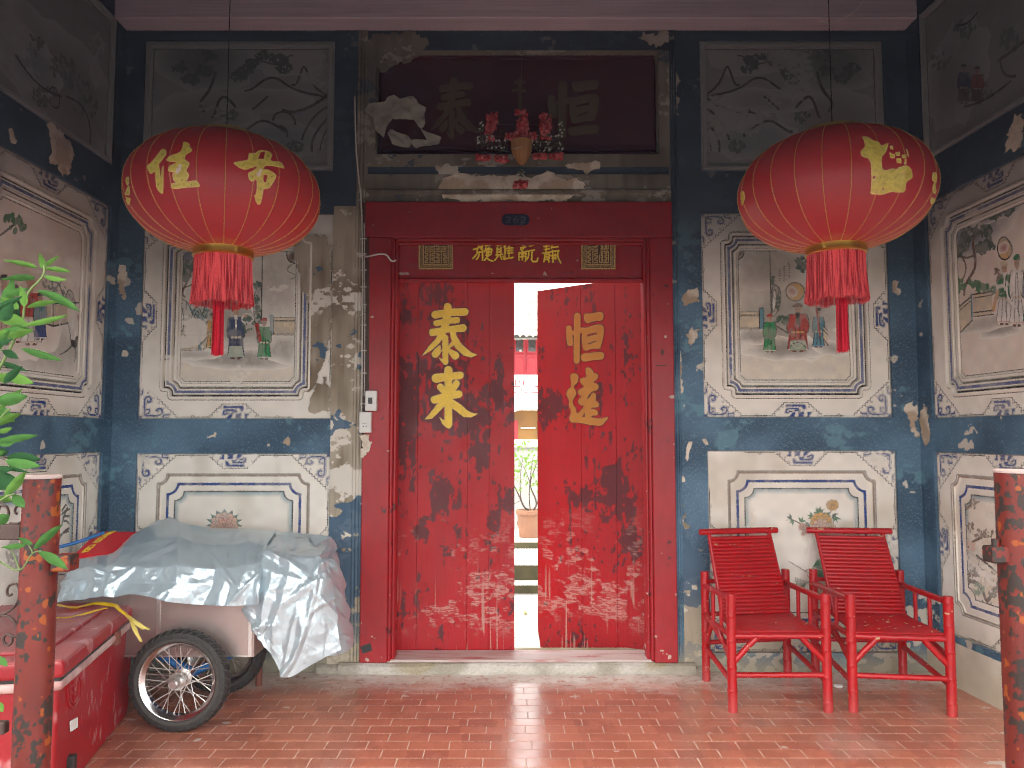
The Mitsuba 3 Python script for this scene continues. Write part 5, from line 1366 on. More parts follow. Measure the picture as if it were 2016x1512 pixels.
add('sheet', cat([surface(cols, 150, 90, amp=.0035, seed=1, folds=fl), surface(flap, 80, 90, amp=.003, seed=4, folds=((.35, .3, .016, .06), (.62, .55, .02, .05), (.15, .2, .012, .06))),
                  surface(back, 40, 70, amp=.003, seed=6), surface(top, 60, 50, amp=.003, seed=8)]), 'silver_sheet', ps, 24)
# ---------------------------------------------------------------- gate posts and scrollwork
def post(px, d, rad, top_py, label, seed, lean=0.0):
    t = thing('gate_post', label, 'post')
    q = P3(px, top_py, d - 5.0)
    n = 60; zs = np.linspace(-.06, q[2], n); sides = 40
    ang = np.arange(sides) * 2 * np.pi / sides
    V = []
    for z in zs:
        rr = rad + .0016 * (meshkit.fbm(np.stack([np.cos(ang) * 2, np.sin(ang) * 2, np.full(sides, z * 9 + seed)], 1), 3) - .5)
        V.append(np.stack([q[0] + rr * np.cos(ang), q[1] + rr * np.sin(ang), np.full(sides, z)], 1))
    V = np.vstack(V); F = []
    for i in range(n - 1):
        for j in range(sides):
            k = (j + 1) % sides
            F += [(i * sides + j, i * sides + k, (i + 1) * sides + k), (i * sides + j, (i + 1) * sides + k, (i + 1) * sides + j)]
    add('pipe', trimesh.Trimesh(V, F, process=False), 'rusty_paint', t, True)
    add('top_plate', lathe([(0, q[2] + .003), (rad * .9, q[2] + .003), (rad + .002, q[2] - .001), (rad + .002, q[2] - .006), (rad * .8, q[2] - .006)], 40, (q[0], q[1], 0)), 'post_cap', t, 40)
    return t, q
gp, q = post(84, 2.0, .0435, 937, 'left rusty red gate post with peeling paint and a pale cap', 1)
b0, b1 = P3(110, 1091, -3.02), P3(146, 1123, -3.02)
add('hinge_lug', box(b0[0], b1[0], -3.045, -2.995, b1[2], b0[2], .004), 'rusty_paint', gp)
gp2, q2 = post(2006, 2.0, .057, 926, 'right rusty red gate post at the edge of the picture', 7)
b0, b1 = P3(1943, 1075, -3.0), P3(1985, 1107, -3.0)
add('hinge_lug', box(b0[0], b1[0], -3.025, -2.975, b1[2], b0[2], .004), 'rusty_paint', gp2)
b0, b1 = P3(1952, 1061, -3.0), P3(1967, 1076, -3.0)
add('hinge_pin', tube([(b0[0] / 2 + b1[0] / 2, -3.0, b1[2] - .005), (b0[0] / 2 + b1[0] / 2, -3.0, b0[2])], .0095, 10), 'rusty_paint', gp2, 40)

ig = thing('iron_scroll_gate', 'rusty wrought iron scroll railing joined to the left gate post', 'railing')
Y = -3.0
def iron(pts, r=.0042, n=40): return add('scroll', tube(spline([P3(a, b, Y) for a, b in pts], n), r, 7, flat=.7), 'black_iron', ig, True)
a, b = P3(-260, 1036, Y), P3(46, 1036, Y)
add('top_bar', box(a[0], b[0], -3.012, -2.988, P3(0, 1062, Y)[2], P3(0, 1032, Y)[2], .003), 'black_iron', ig)
a2 = P3(0, 1420, Y)
add('low_bar', box(a[0], b[0] - .02, -3.012, -2.988, a2[2] - .03, a2[2], .003), 'black_iron', ig)
iron([(34, 1012), (30, 1002), (36, 996), (45, 1000), (46, 1012), (44, 1026), (36, 1030), (20, 1030)])
iron([(-2, 1005), (2, 996), (10, 996), (16, 1004), (16, 1018), (8, 1028), (-8, 1031)])
iron([(24, 1170), (16, 1172), (14, 1162), (20, 1152), (32, 1150), (38, 1160), (37, 1178), (25, 1198), (8, 1208), (-10, 1211), (-26, 1206)])
iron([(20, 1252), (24, 1262), (18, 1270), (9, 1266), (8, 1254), (16, 1248), (30, 1254), (34, 1240), (30, 1226), (18, 1214), (2, 1212)])
iron([(-40, 1170), (-50, 1180), (-60, 1170), (-55, 1150), (-40, 1150), (-30, 1180), (-40, 1240), (-60, 1260)])
for x in (-120, -240): add('upright', tube([P3(x, 1036, Y), P3(x, 1420, Y)], .007, 8), 'black_iron', ig)

# ---------------------------------------------------------------- the leafy plant in the foreground
pl_t = thing('leafy_plant', 'green leafy shrub reaching into the picture from the left edge', 'plant')
lr = np.random.default_rng(9)
def leaf_mesh(base, tip, w, curl=.12, side=0.0, fold=.25):
    base, tip = np.array(base), np.array(tip)
    ax = tip - base; L = np.linalg.norm(ax); ax /= L
    view = (base - CAM); view /= np.linalg.norm(view)
    sd = np.cross(ax, view); sd /= np.linalg.norm(sd); nm = np.cross(sd, ax)
    sd, nm = sd * math.cos(side) + nm * math.sin(side), nm * math.cos(side) - sd * math.sin(side)
    n = 13; s = np.linspace(0, 1, n)
    half = w * .5 * np.sin(np.pi * s ** .85) ** .8 * (1 - .25 * s) ; half[0] = w * .03; half[-1] = 0.0004
    V, UVv = [], []
    rows_ = (-1, -.5, 0, .5, 1)
    for i in range(n):
        c = base + ax * L * s[i] + nm * (-curl * L * (s[i] ** 2)) + nm * .05 * L * math.sin(math.pi * s[i])
        for r_ in rows_:
            wave = .06 * w * math.sin(s[i] * 17 + r_ * 2) * abs(r_)
            V.append(c + sd * half[i] * r_ + nm * (fold * half[i] * abs(r_) + wave))
    m = len(rows_); F = []
    for i in range(n - 1):
        for j in range(m - 1):
            a = i * m + j; F += [(a, a + 1, a + m + 1), (a, a + m + 1, a + m)]
    return trimesh.Trimesh(np.array(V), F, process=False)
LEAVES = [((85,530),(78,498),12,'b'), ((87,527),(117,502),9,'b'), ((75,527),(5,512),10,'b'), ((88,528),(143,535),10,'b'), ((86,543),(132,553),11,'b'), ((70,547),(4,549),14,'m'), ((48,604),(41,563),15,'b'),
          ((53,605),(118,591),12,'b'), ((75,572),(163,613),18,'m'), ((37,608),(2,585),15,'b'), ((42,642),(140,620),11,'b'), ((40,647),(5,648),10,'m'), ((42,686),(125,711),14,'m'), ((5,690),(37,706),15,'d'), ((-6,678),(26,667),11,'d'),
          ((-4,712),(56,731),11,'d'), ((-8,738),(19,750),17,'b'), ((-6,838),(42,812),17,'b'), ((-6,850),(26,843),11,'b'), ((-8,872),(78,855),15,'m'), ((-12,892),(17,889),18,'d'), ((-6,918),(62,931),8,'d'), ((-12,932),(36,962),34,'d'),
          ((-8,982),(28,985),13,'b'), ((26,974),(49,1000),18,'m'), ((-10,1034),(19,1012),22,'m'), ((66,1082),(124,1031),16,'m'), ((76,1086),(134,1121),18,'m'), ((52,1072),(2,1078),11,'m'), ((64,1072),(35,1058),9,'m'),
          ((-8,1292),(16,1312),12,'m'), ((-6,1382),(6,1402),12,'b'), ((-30,1100),(-4,1130),24,'m'), ((-60,1000),(-10,960),30,'d'), ((-70,800),(-20,760),26,'m'), ((-40,620),(-12,600),16,'b')]
xr = np.random.default_rng(77)
for _ in range(30):
    x, y = -45 + 62 * xr.random(), 560 + 450 * xr.random()
    t_ = xr.normal() * .7; L_ = 40 + 45 * xr.random()
    LEAVES.append(((x, y), (x + L_ * math.cos(t_) * (1 if x > -25 else .8), y + L_ * math.sin(t_) * .6 - 8), 13 + 12 * xr.random(), 'bmmd'[int(xr.integers(4))]))
for i, (a, b, w, m) in enumerate(LEAVES):
    y = -3.15 + .22 * (lr.random() - .5) if i not in (26, 27, 28, 29) else -3.12
    dy = .05 * (lr.random() - .5)
    A, B = P3(*a, y), P3(*b, y + dy)
    wm = w * (y + 5) / FPX * 1.15
    add('leaf', leaf_mesh(A, B, wm, .10 * lr.random(), (lr.random() - .5) * .9, .15 + .3 * lr.random()), {'b': 'leaf_bright', 'm': 'leaf_mid', 'd': 'leaf_dark'}[m], pl_t, True)
def stem(pts, r, y=-3.15): add('stem', tube(spline([P3(a, b, y) for a, b in pts], 30), np.linspace(r, r * .55, 30), 6), 'stem_green', pl_t, True)
stem([(-60, 860), (-20, 760), (6, 712), (24, 678), (36, 650), (46, 623), (48, 602), (60, 570), (78, 552), (86, 540), (86, 522)], .0042)
stem([(-80, 1000), (-40, 900), (-12, 850), (8, 815), (20, 805)], .004)
stem([(-90, 1250), (-60, 1140), (-20, 1040), (-4, 990), (20, 975), (30, 972)], .0045)
stem([(-60, 1140), (-10, 1100), (20, 1118), (40, 1122), (55, 1102), (64, 1090), (82, 1085)], .0025, -3.12)
stem([(40, 1122), (30, 1100), (18, 1080), (8, 1076)], .0018, -3.12)
stem([(64, 1090), (58, 1076), (48, 1066)], .0016, -3.12)
stem([(-80, 1500), (-110, 1300), (-95, 1150), (-80, 1000), (-60, 860)], .008)
stem([(-80, 1500), (-40, 1400), (-8, 1380)], .004); stem([(-100, 1400), (-50, 1310), (-8, 1292)], .004)
stem([(-60, 860), (-30, 720), (-6, 690), (4, 690)], .003)
pb_ = P3(-90, 1560, -3.15)
for k in range(3):
    a = P3(-80 - 8 * k, 1500, -3.15); add('stem', tube([a, np.array([a[0] - .02 * k, -3.15 + .02 * k, .12])], .009, 7), 'stem_green', pl_t, True)
pot = thing('plant_pot', 'clay pot of the leafy shrub at the left edge', 'pot')
pc = P3(-88, 1500, -3.15)
add('pot_wall', lathe([(0, -.06), (.11, -.06), (.15, .16), (.165, .16), (.165, .19), (.145, .19), (.14, .12), (0, .12)], 40, (pc[0], -3.14, 0)), 'terracotta', pot, 35)
add('soil', lathe([(.139, .121), (0, .135)], 24, (pc[0], -3.14, 0)), 'soil', pot)
# ---------------------------------------------------------------- courtyard behind the door
tag('courtyard', kind='structure')
add('courtyard', box(-7, 7, 0.33, 2.72, -.16, -.06), 'court_stone')
tag('courtyard_terrace', kind='structure')
add('courtyard_terrace', box(-7, 7, 4.03, 30, -.12, .277, .01), 'court_stone')
for n_, (y0, y1, z) in enumerate(((2.70, 2.93, .038), (2.93, 4.03, .196))):
    t = thing('stone_step', ('low worn step of pale stone just inside the doorway', 'taller step of pale stone with a brown riser behind the low one')[n_], 'step')
    add('tread', worn_step(-3, 3, y0, y1 + .02, -.1, z, 30 + n_, 90), 'court_stone', t)
    add('riser', box(-3, 3, y0 - .004, y0 + .012, -.05, z - .012), 'mossy_stone', t)
t = thing('mossy_kerb', 'mossy dark kerb below the flower pot in the courtyard', 'kerb')
add('kerb_stone', box(-3, 3, 4.02, 4.05, .19, .262), 'mossy_stone', t)
lf = thing('fallen_leaf', 'small dry leaf lying on the courtyard stones', 'leaf')
a, b = G3(1032, 1203, -.056), G3(1036, 1213, -.056)
add('blade', leaf_mesh(a + np.array([0, 0, .01]), b + np.array([0, 0, .012]), .04), 'pale_yellow', lf, True)

po = thing('flower_pot', 'terracotta pot on the courtyard terrace seen through the door gap', 'pot')
pc = G3(1043, 1057, .278); pc[2] = .278
add('pot_wall', lathe([(0, 0), (.122, 0), (.128, .01), (.152, .27), (.166, .275), (.170, .30), (.168, .325), (.150, .327), (.145, .28), (0, .28)], 48, pc), 'terracotta', po, 30)
add('soil', lathe([(.1455, .283), (0, .30)], 24, pc), 'soil', po)
bl = box(pc[0] - .155, pc[0] - .135, pc[1] - .03, pc[1] + .0, .42, .47, .006); add('lug', bl, 'terracotta', po)
pp = thing('potted_bush', 'thin leafy bush growing in the terracotta pot', 'plant')
br = np.random.default_rng(17)
def twig(pts, r): add('branch', tube(spline([P3(a, b, pc[1] + d) for a, b, d in pts], 14), np.linspace(r, r * .5, 14), 5), 'twig', pp, True)
for pts, r in (([(1041, 1004, 0), (1034, 1000, -.02), (1026, 985, -.05), (1014, 960, -.1), (1005, 940, -.1)], .012), ([(1050, 1004, 0), (1056, 994, 0), (1049, 970, .02), (1044, 955, 0), (1048, 935, 0), (1056, 910, .05)], .011), ([(1044, 1004, 0), (1042, 970, .05), (1044, 940, .05), (1050, 900, .1)], .007),
               ([(1044, 955, 0), (1036, 930, -.03), (1022, 905, -.05)], .005), ([(1056, 994, 0), (1062, 980, 0), (1072, 950, .05)], .007), ([(1026, 985, -.05), (1012, 992, -.05)], .005), ([(1026, 985, -.05), (1024, 950, 0), (1030, 900, .03)], .006)):
    twig(pts, r)
LV = []
for _ in range(170):
    a, b = 1005 + 75 * br.random(), 868 + 100 * br.random() ** 1.3
    if abs(a - 1030) < 6 and b > 930 and br.random() < .6: continue
    p0 = P3(a, b, pc[1] + .35 * (br.random() - .5)); dd = br.normal(size=3); dd[1] *= .5; dd /= np.linalg.norm(dd)
    LV.append(leaf_mesh(p0, p0 + dd * (.035 + .04 * br.random()), .026, .1, br.random() * 2))
add('foliage', cat(LV), 'court_leaf', pp, True, kind='stuff')

def X(px, d): return (px - 1008) / FPX * d
def Zp(py, d): return float(P3(1008, py, d - 5)[2])
D1 = 10.2
pw = thing('planter_wall', 'grey rendered low wall with a white top behind the flower pot', 'wall')
add('wall_block', box(-2.5, 2.5, D1 - 5, D1 - 4.7, .277, Zp(881, D1)), 'grey_render', pw)
add('coping', box(-2.55, 2.55, D1 - 5.04, D1 - 4.66, Zp(881, D1) + .001, Zp(866, D1), .006), 'white_render', pw)
D2 = 20.0; Y2 = D2 - 5
ch = thing('courtyard_house', 'inner house with ochre ground floor, white balcony and red upper panels', 'house')
zl, zb0, zb1, ze = Zp(806, D2), Zp(778, D2), Zp(738, D2), Zp(668, D2)
add('ochre_wall', box(-4, 4, Y2 + .9, Y2 + 1.1, .27, zl + .1), 'ochre_wall', ch)
for a, b in ((1000, 1019), (1058, 1064)):
    add('door', box(X(a, D2 + .9), X(b, D2 + .9), Y2 + .86, Y2 + .9, .28, Zp(828, D2 + .9)), 'shutter_red' if a < 1050 else 'dark_glass', ch)
add('wall_pipe', tube([(X(1025, D2), Y2 + .85, Zp(842, D2)), (X(1056, D2), Y2 + .85, Zp(842, D2))], .02, 8), 'white_render', ch)
add('balcony_slab', box(-4, 4, Y2, Y2 + 1.3, zl, zb0, .01), 'white_render', ch)
add('arch_spandrel', prism(Plane((0, Y2 + .02, 0), (1, 0, 0), (0, 0, 1)), Polygon([(X(985, D2), zl), (X(985, D2), zl - .25), (X(1008, D2), zl - .10), (X(1022, D2), zl - .01), (X(1024, D2), zl)]), -.1, 0), 'white_render', ch)
FP = Plane((0, Y2, 0), (1, 0, 0), (0, 0, 1))
cell = (zb1 - zb0) / 7
lat = []
def seg(a, b): lat.append(stroke([a, b], cell * .52, 3))
xs = np.arange(-1.4, 1.6, cell * 8)
g = R(-4, zb0, 4, zb1)
slots = []
for x0 in xs:
    for (a, b, c, d) in ((1, 1, 4, 1), (1, 2, 1, 4), (2.4, 3, 5.2, 3), (3.6, 3.4, 3.6, 5.4), (5.6, 1.2, 5.6, 2.6), (1, 5.6, 2.6, 5.6), (4.6, 5.6, 6.6, 5.6), (6.4, 3.6, 6.4, 4.8), (2.4, 3.8, 2.4, 5), (6.6, 1, 7.6, 1), (5, 4.4, 5, 5)):
        slots.append(stroke([(x0 + a * cell, zb0 + b * cell), (x0 + c * cell, zb0 + d * cell)], cell * .34, 3))
add('fretwork_parapet', prism(FP, g.difference(unary_union(slots)), -.12, 0), 'white_render', ch)
UP_ = Y2 + .95
add('upper_wall', box(-4, 4, UP_, UP_ + .2, zb0, ze + .35), 'shutter_red', ch)
for k in range(-6, 8):
    x0 = X(1012.5, D2 + .9) + k * X(1008 + 24.5, D2 + .9)
    w_ = X(1008 + 24.5, D2 + .9)
    s_ = add('shutter', box(x0, x0 + w_ * .86, UP_ - .05, UP_, zb0, Zp(698, D2 + .9), .01), 'shutter_red', ch)
    add('raised_panel', box(x0 + w_ * .12, x0 + w_ * .74, UP_ - .075, UP_ - .045, zb0 + .1, Zp(703, D2 + .9), .012), 'shutter_red', s_)
    wn = add('window', box(x0, x0 + w_ * .86, UP_ - .045, UP_, Zp(696, D2 + .9), ze + .3, .01), 'shutter_red', ch)
    add('pane', box(x0 + w_ * .13, x0 + w_ * .73, UP_ - .05, UP_ - .044, Zp(692, D2 + .9), ze + .2), 'dark_glass', wn)
    if k == 0: add('lamp', trimesh.creation.icosphere(2, .035).apply_translation((x0 + w_ * .5, UP_ - .12, Zp(691, D2 + .9))), 'white_render', ch)
# tiled roof: courses of barrel tiles, stepped
rf = ch + '__roof'
rr_ = np.random.default_rng(2)
pitch = .27; xs = np.arange(-2.6, 2.9, .17)
crs = []
ypts = np.array([0, .42, .84, 1.26, 1.7, 2.2, 2.8, 3.4, 4.0, 4.6])
add('roof_deck', trimesh.Trimesh(np.array([(-4, Y2 - .15, ze - .02), (4, Y2 - .15, ze - .02), (4, Y2 + 5.2, ze + 2.55), (-4, Y2 + 5.2, ze + 2.55)]), [(0, 1, 2), (0, 2, 3)], process=False), 'roof_clay', ch)
key = 0
for j, yy in enumerate(ypts[:-1]):
    L = ypts[j + 1] - yy + .08
    for x in xs:
        z0 = ze + .03 + yy * .48 + .02 * rr_.random()
        ang = np.linspace(0, math.pi, 7)
        A = np.array([(x + .085 * math.cos(a), Y2 - .2 + yy, z0 + .07 * math.sin(a)) for a in ang]); Bq = A + np.array([0, L, L * .48 - .03])
        A2 = np.array([(x + .070 * math.cos(a), Y2 - .2 + yy, z0 - .012 + .055 * math.sin(a)) for a in ang])
        V = np.vstack([A, Bq, A2]); F = []
        for i in range(6): F += [(i, i + 1, 8 + i), (i, 8 + i, 7 + i), (i, 15 + i, 14 + i), (i, i + 1, 15 + i)]
        m = trimesh.Trimesh(V, F, process=False)
        if abs(x) < .75: add('roof_tile', m, 'roof_clay', ch)
        else: crs.append(m)
add('roof_tiles', cat(crs), 'roof_clay', ch, kind='stuff')
cw = thing('courtyard_wall', 'pale courtyard wall on the left behind the door leaf', 'wall')
add('wall_face', box(-7.2, -7, .34, 16, -.1, 3.2), 'white_render', cw)
cw = thing('courtyard_wall', 'pale courtyard wall on the right behind the door leaf', 'wall')
add('wall_face', box(7, 7.2, .34, 16, -.1, 3.2), 'white_render', cw)
# ---------------------------------------------------------------- the painted pictures
def sunk(pl, d): return Plane(pl.o + pl.n * d, pl.u, pl.v)
mr = np.random.default_rng(33)
class Pic(Paint):
    """a picture on a panel ground, measured in photograph pixels"""
    def __init__(s, pl, depth, fx=None):
        super().__init__(sunk(pl, depth), 0.0); s.fx = fx or (lambda p: p)
    def q(s, pts): return s.pl.P(s.fx(pts))
    def area(s, pts, col, a=1.0, it=0):
        p = s.q(pts); return s.put(smooth_poly(p, it) if it else Polygon(p).buffer(0), col, a)
    def ln(s, pts, w=.004, col=INK, a=.95): return s.put(stroke(spline(s.q(pts), 4 * len(pts)) if len(pts) > 2 else s.q(pts), w), col, a)
    def poly_ln(s, pts, w=.004, col=INK, a=.95): return s.put(stroke(s.q(pts), w), col, a)
    def cloud(s, c, rx, ry, col, a, sd=0):
        (x, y), (x2, _), (_, y2) = s.q([c])[0], s.q([(c[0] + rx, c[1])])[0], s.q([(c[0], c[1] + ry)])[0]
        return s.wash(x, y, abs(x2 - x), abs(y2 - y), col, a, sd)
    def tuft(s, c, rx, ry, n, size, col, a=.9):
        """a clump of small leaf dabs"""
        k = []
        for _ in range(n):
            t_, r_ = mr.random() * 2 * math.pi, math.sqrt(mr.random())
            x, y = s.q([(c[0] + rx * r_ * math.cos(t_), c[1] + ry * r_ * math.sin(t_))])[0]
            k.append(ragged(x, y, size * (.6 + .8 * mr.random()), size * (.4 + .6 * mr.random()), 8, .4, int(mr.integers(1e6)), mr.random() * 180))
        return s.put(unary_union(k), col, a)
    def rock(s, pts, fill=WASH, a=.55):
        s.coat().area(pts, fill, a, 2); s.coat().put(stroke(list(smooth_poly(s.q(pts), 2).exterior.coords), .006), INK, .9)
        for i in range(1, len(pts) - 1, 2):
            c = np.mean(pts, 0); s.ln([pts[i], tuple(np.array(pts[i]) * .55 + c * .45 + mr.normal(size=2) * 2), tuple(np.array(pts[i]) * .3 + c * .7 + mr.normal(size=2) * 3)], .007, INK, .7)
        return s
    def fence(s, x0, x1, y0, y1):
        s.coat().area([(x0, y0), (x1, y0), (x1, y1), (x0, y1)], CREAM, .95)
        s.coat()
        h = y1 - y0
        for y, w in ((y0, .0035), (y0 + .18 * h, .005), (y0 + .24 * h, .003), (y1 - .10 * h, .003), (y1, .0045)): s.poly_ln([(x0, y), (x1, y)], w)
        return s
    def robe(s, cx, y0, y1, w, top, low, trim=WHITE, beard=None, hat=INK, sash=CREAM):
        """a small robed figure: head, hat, sleeves, robe, shoes"""
        h = y1 - y0; hw = w / 2
        s.coat().area([(cx - hw * .62, y0 + .24 * h), (cx + hw * .62, y0 + .24 * h), (cx + hw * .72, y0 + .5 * h), (cx + hw * .95, y1 - .05 * h), (cx + hw * .6, y1 - .02 * h), (cx, y1 - .045 * h), (cx - hw * .6, y1 - .01 * h), (cx - hw * .95, y1 - .05 * h), (cx - hw * .72, y0 + .5 * h)], low, .95)
        s.coat().area([(cx - hw * .66, y0 + .22 * h), (cx + hw * .66, y0 + .22 * h), (cx + hw * 1.0, y0 + .45 * h), (cx + hw * .85, y0 + .60 * h), (cx + hw * .5, y0 + .52 * h), (cx + hw * .55, y0 + .60 * h), (cx - hw * .55, y0 + .60 * h), (cx - hw * .5, y0 + .52 * h), (cx - hw * .85, y0 + .60 * h), (cx - hw * 1.0, y0 + .45 * h)], top, .95)
        s.area([(cx - hw * .5, y1), (cx - hw * .1, y1), (cx - hw * .15, y1 - .035 * h), (cx - hw * .5, y1 - .03 * h)], BROWN).area([(cx + hw * .12, y1 + .005 * h), (cx + hw * .5, y1), (cx + hw * .5, y1 - .03 * h), (cx + hw * .15, y1 - .035 * h)], BROWN)
        s.coat().area([(cx - hw * .3, y0 + .07 * h), (cx + hw * .3, y0 + .07 * h), (cx + hw * .34, y0 + .16 * h), (cx, y0 + .235 * h), (cx - hw * .34, y0 + .16 * h)], FLESH, .95, 1)
        s.area([(cx - hw * .56, y0 + .575 * h), (cx + hw * .56, y0 + .575 * h), (cx + hw * .58, y0 + .615 * h), (cx - hw * .58, y0 + .615 * h)], sash, .9)
        s.coat()
        s.area([(cx - hw * .42, y0 + .085 * h), (cx - hw * .5, y0 + .05 * h), (cx - hw * .1, y0), (cx + hw * .3, y0 + .005 * h), (cx + hw * .45, y0 + .085 * h)], hat, .95)
        if beard is not None: s.area([(cx - hw * .2, y0 + .19 * h), (cx + hw * .2, y0 + .19 * h), (cx + hw * .1, y0 + .40 * h), (cx, y0 + .46 * h), (cx - hw * .1, y0 + .38 * h)], beard, .95)
        s.poly_ln([(cx - hw * .9, y1 - .05 * h), (cx, y1 - .055 * h), (cx + hw * .9, y1 - .05 * h)], .006, trim, .9)
        s.coat()
        for e in (-1, 1):
            s.ln([(cx + e * hw * .1, y0 + .26 * h), (cx + e * hw * .2, y0 + .6 * h), (cx + e * hw * .3, y1 - .07 * h)], .0045)
            s.ln([(cx + e * hw * .66, y0 + .23 * h), (cx + e * hw * 1.0, y0 + .45 * h), (cx + e * hw * .85, y0 + .60 * h), (cx + e * hw * .5, y0 + .53 * h)], .0045)
            s.ln([(cx + e * hw * .6, y0 + .62 * h), (cx + e * hw * .95, y1 - .05 * h)], .004)
            s.put(Point(*s.q([(cx + e * hw * .13, y0 + .125 * h)])[0]).buffer(.0035), INK, .9)
        s.ln([(cx + hw * .4, y0 + .64 * h), (cx + hw * .1, y0 + .75 * h), (cx + hw * .4, y0 + .85 * h)], .004)
        return s

# the panel behind the left lantern: terrace, rock, pine, robed men and a child
z5 = lambda pts: [(330 + a / 6.109, 480 + b / 6.109) for a, b in pts]
p = Pic(FW, -0.040, z5); p.coat().put(panels['UL'][1], CREAM, .4); p.cloud((700, 900), 900, 500, WASH, .65, 101); p.cloud((1300, 500), 400, 500, WASH, .45, 102)
p.cloud((880, 1390), 760, 130, WASH, .75, 1); p.cloud((1400, 1260), 260, 190, WASH, .6, 2); p.cloud((330, 1330), 330, 70, WASH, .5, 3)
p.cloud((190, 130), 330, 190, NAVY, .75, 4); p.cloud((200, 330), 160, 120, DKGREEN, .7, 5)
p.coat()
p.ln([(205, 640), (185, 560), (215, 500), (260, 400), (300, 260), (330, 150)], .014, BROWN); p.ln([(215, 520), (290, 490), (340, 440)], .009, BROWN); p.ln([(190, 560), (150, 480), (140, 420)], .007, BROWN)
p.coat()
for c, n in (((160, 330), 26), ((220, 400), 20), ((330, 300), 20), ((140, 260), 18), ((260, 250), 18)): p.tuft(c, 70, 45, n, .013, DKGREEN)
p.rock([(105, 1050), (105, 690), (150, 650), (230, 690), (290, 800), (340, 900), (350, 1050)], WASH, .45)
p.rock([(110, 1050), (120, 800), (170, 760), (200, 900), (190, 1050)], WHITE, .5)
p.coat()
for k in range(26):
    x = 290 + 180 * mr.random(); y = 800 + 240 * mr.random(); p.ln([(x, y), (x + 20 * mr.normal(), y - 40), (x + 30 * mr.normal(), y - 80)], .006, DKGREEN if k % 3 else TEAL)
p.fence(105, 375, 1052, 1280); p.coat().area([(375, 1000), (406, 1000), (406, 1282), (375, 1282)], TEAL); p.area([(432, 1050), (482, 1020), (482, 1235), (432, 1275)], CREAM)
p.coat().poly_ln([(375, 1000), (375, 1282)]).poly_ln([(406, 1000), (406, 1282)]).poly_ln([(432, 1050), (482, 1018)]).poly_ln([(432, 1105), (482, 1070)], .007).poly_ln([(400, 1222), (484, 1110)], .006).poly_ln([(432, 1276), (484, 1236)])
p.rock([(1050, 1000), (1030, 700), (1060, 560), (1110, 480), (1132, 520), (1130, 950)], WASH, .6)
p.coat()
for k in range(14): p.tuft((1060 + 50 * mr.random(), 480 + 480 * mr.random()), 25, 30, 5, .010, DKGREEN)
p.coat().poly_ln([(1142, 120), (1132, 960)], .006)
p.fence(1240, 1540, 885, 1098); p.coat().area([(1228, 850), (1275, 850), (1275, 1090), (1240, 1090)], TEAL, .7); p.coat().poly_ln([(1275, 880), (1275, 1090)])
p.robe(540, 830, 1260, 150, YEL, YEL, CREAM)
p.robe(825, 740, 1390, 215, NAVY, NAVY, WHITE, WHITE, REDP)
p.coat().area([(750, 1230), (900, 1230), (920, 1360), (720, 1370)], GREEN, .5)
p.cloud((965, 900), 75, 65, DKGREEN, .9, 7); p.coat().tuft((960, 960), 70, 100, 24, .010, DKGREEN); p.coat().put(Point(*p.q([(940, 870)])[0]).buffer(.011), FLESH)
p.robe(1165, 890, 1392, 175, BRIGHT, BRIGHT, WHITE, None, REDP)
p.coat().area([(1050, 960), (1095, 950), (1140, 1170), (1095, 1190)], REDP); p.coat().ln([(1070, 1000), (1085, 1060), (1100, 1120)], .005)
p.cloud((1500, 160), 80, 90, BROWN, .95, 8); p.coat().ln([(1440, 100), (1460, 200), (1530, 235)], .008).ln([(1500, 250), (1460, 340), (1540, 380), (1480, 430)], .006, WASH)
p.build('painted_scene', panels['UL'][0], panels['UL'][1])

# the panel behind the right lantern
z6 = lambda pts: [(1380 + a / 5.305, 480 + b / 5.305) for a, b in pts]
p = Pic(FW, -0.040, z6); p.coat().put(panels['UR'][1], CREAM, .45); p.cloud((950, 800), 800, 420, WASH, .65, 103); p.cloud((700, 200), 500, 300, WASH, .5, 104)
p.cloud((900, 1090), 480, 130, WASH, .75, 11); p.cloud((560, 960), 230, 90, WASH, .7, 12); p.cloud((1400, 1090), 230, 80, WASH, .6, 13)
p.cloud((400, 90), 55, 90, BROWN, .9, 14)
p.coat().ln([(345, 60), (400, 20), (440, 60), (430, 140), (370, 160)], .008)
p.coat().poly_ln([(716, 10), (733, 750)], .006)
p.tuft((1050, 215), 60, 85, 40, .012, DKGREEN)
for x, ys in ((820, range(265, 400, 24)), (868, range(235, 410, 22)), (922, range(210, 360, 24))):
    for y in ys:
        for _ in range(3):
            a, b = x + 12 * (mr.random() - .5), y + 12 * (mr.random() - .5); p.poly_ln([(a - 7 * mr.random(), b - 4), (a + 7 * mr.random(), b + 6 * (mr.random() - .3))], .0032)
p.rock([(735, 760), (730, 480), (770, 420), (820, 460), (840, 560), (810, 680), (770, 760)], WASH, .55)
p.rock([(740, 720), (745, 500), (775, 470), (790, 560), (770, 700)], WHITE, .5)
p.coat().tuft((745, 390), 18, 50, 16, .010, DKGREEN); p.tuft((810, 620), 25, 110, 22, .009, DKGREEN)
p.fence(362, 610, 712, 890); p.coat().area([(610, 680), (655, 680), (655, 890), (610, 890)], TEAL, .9); p.coat().poly_ln([(610, 680), (610, 890)], .006).poly_ln([(655, 690), (655, 890)], .005).poly_ln([(615, 672), (650, 672)], .008)
p.coat().put(affinity.scale(Point(*p.q([(982, 502)])[0]).buffer(.062, quad_segs=10), 1, 1), YEL, .75)
p.cloud((950, 500), 60, 55, REDP, .5, 15)
p.coat().put(Point(*p.q([(982, 502)])[0]).buffer(.064).difference(Point(*p.q([(982, 502)])[0]).buffer(.059)), INK)
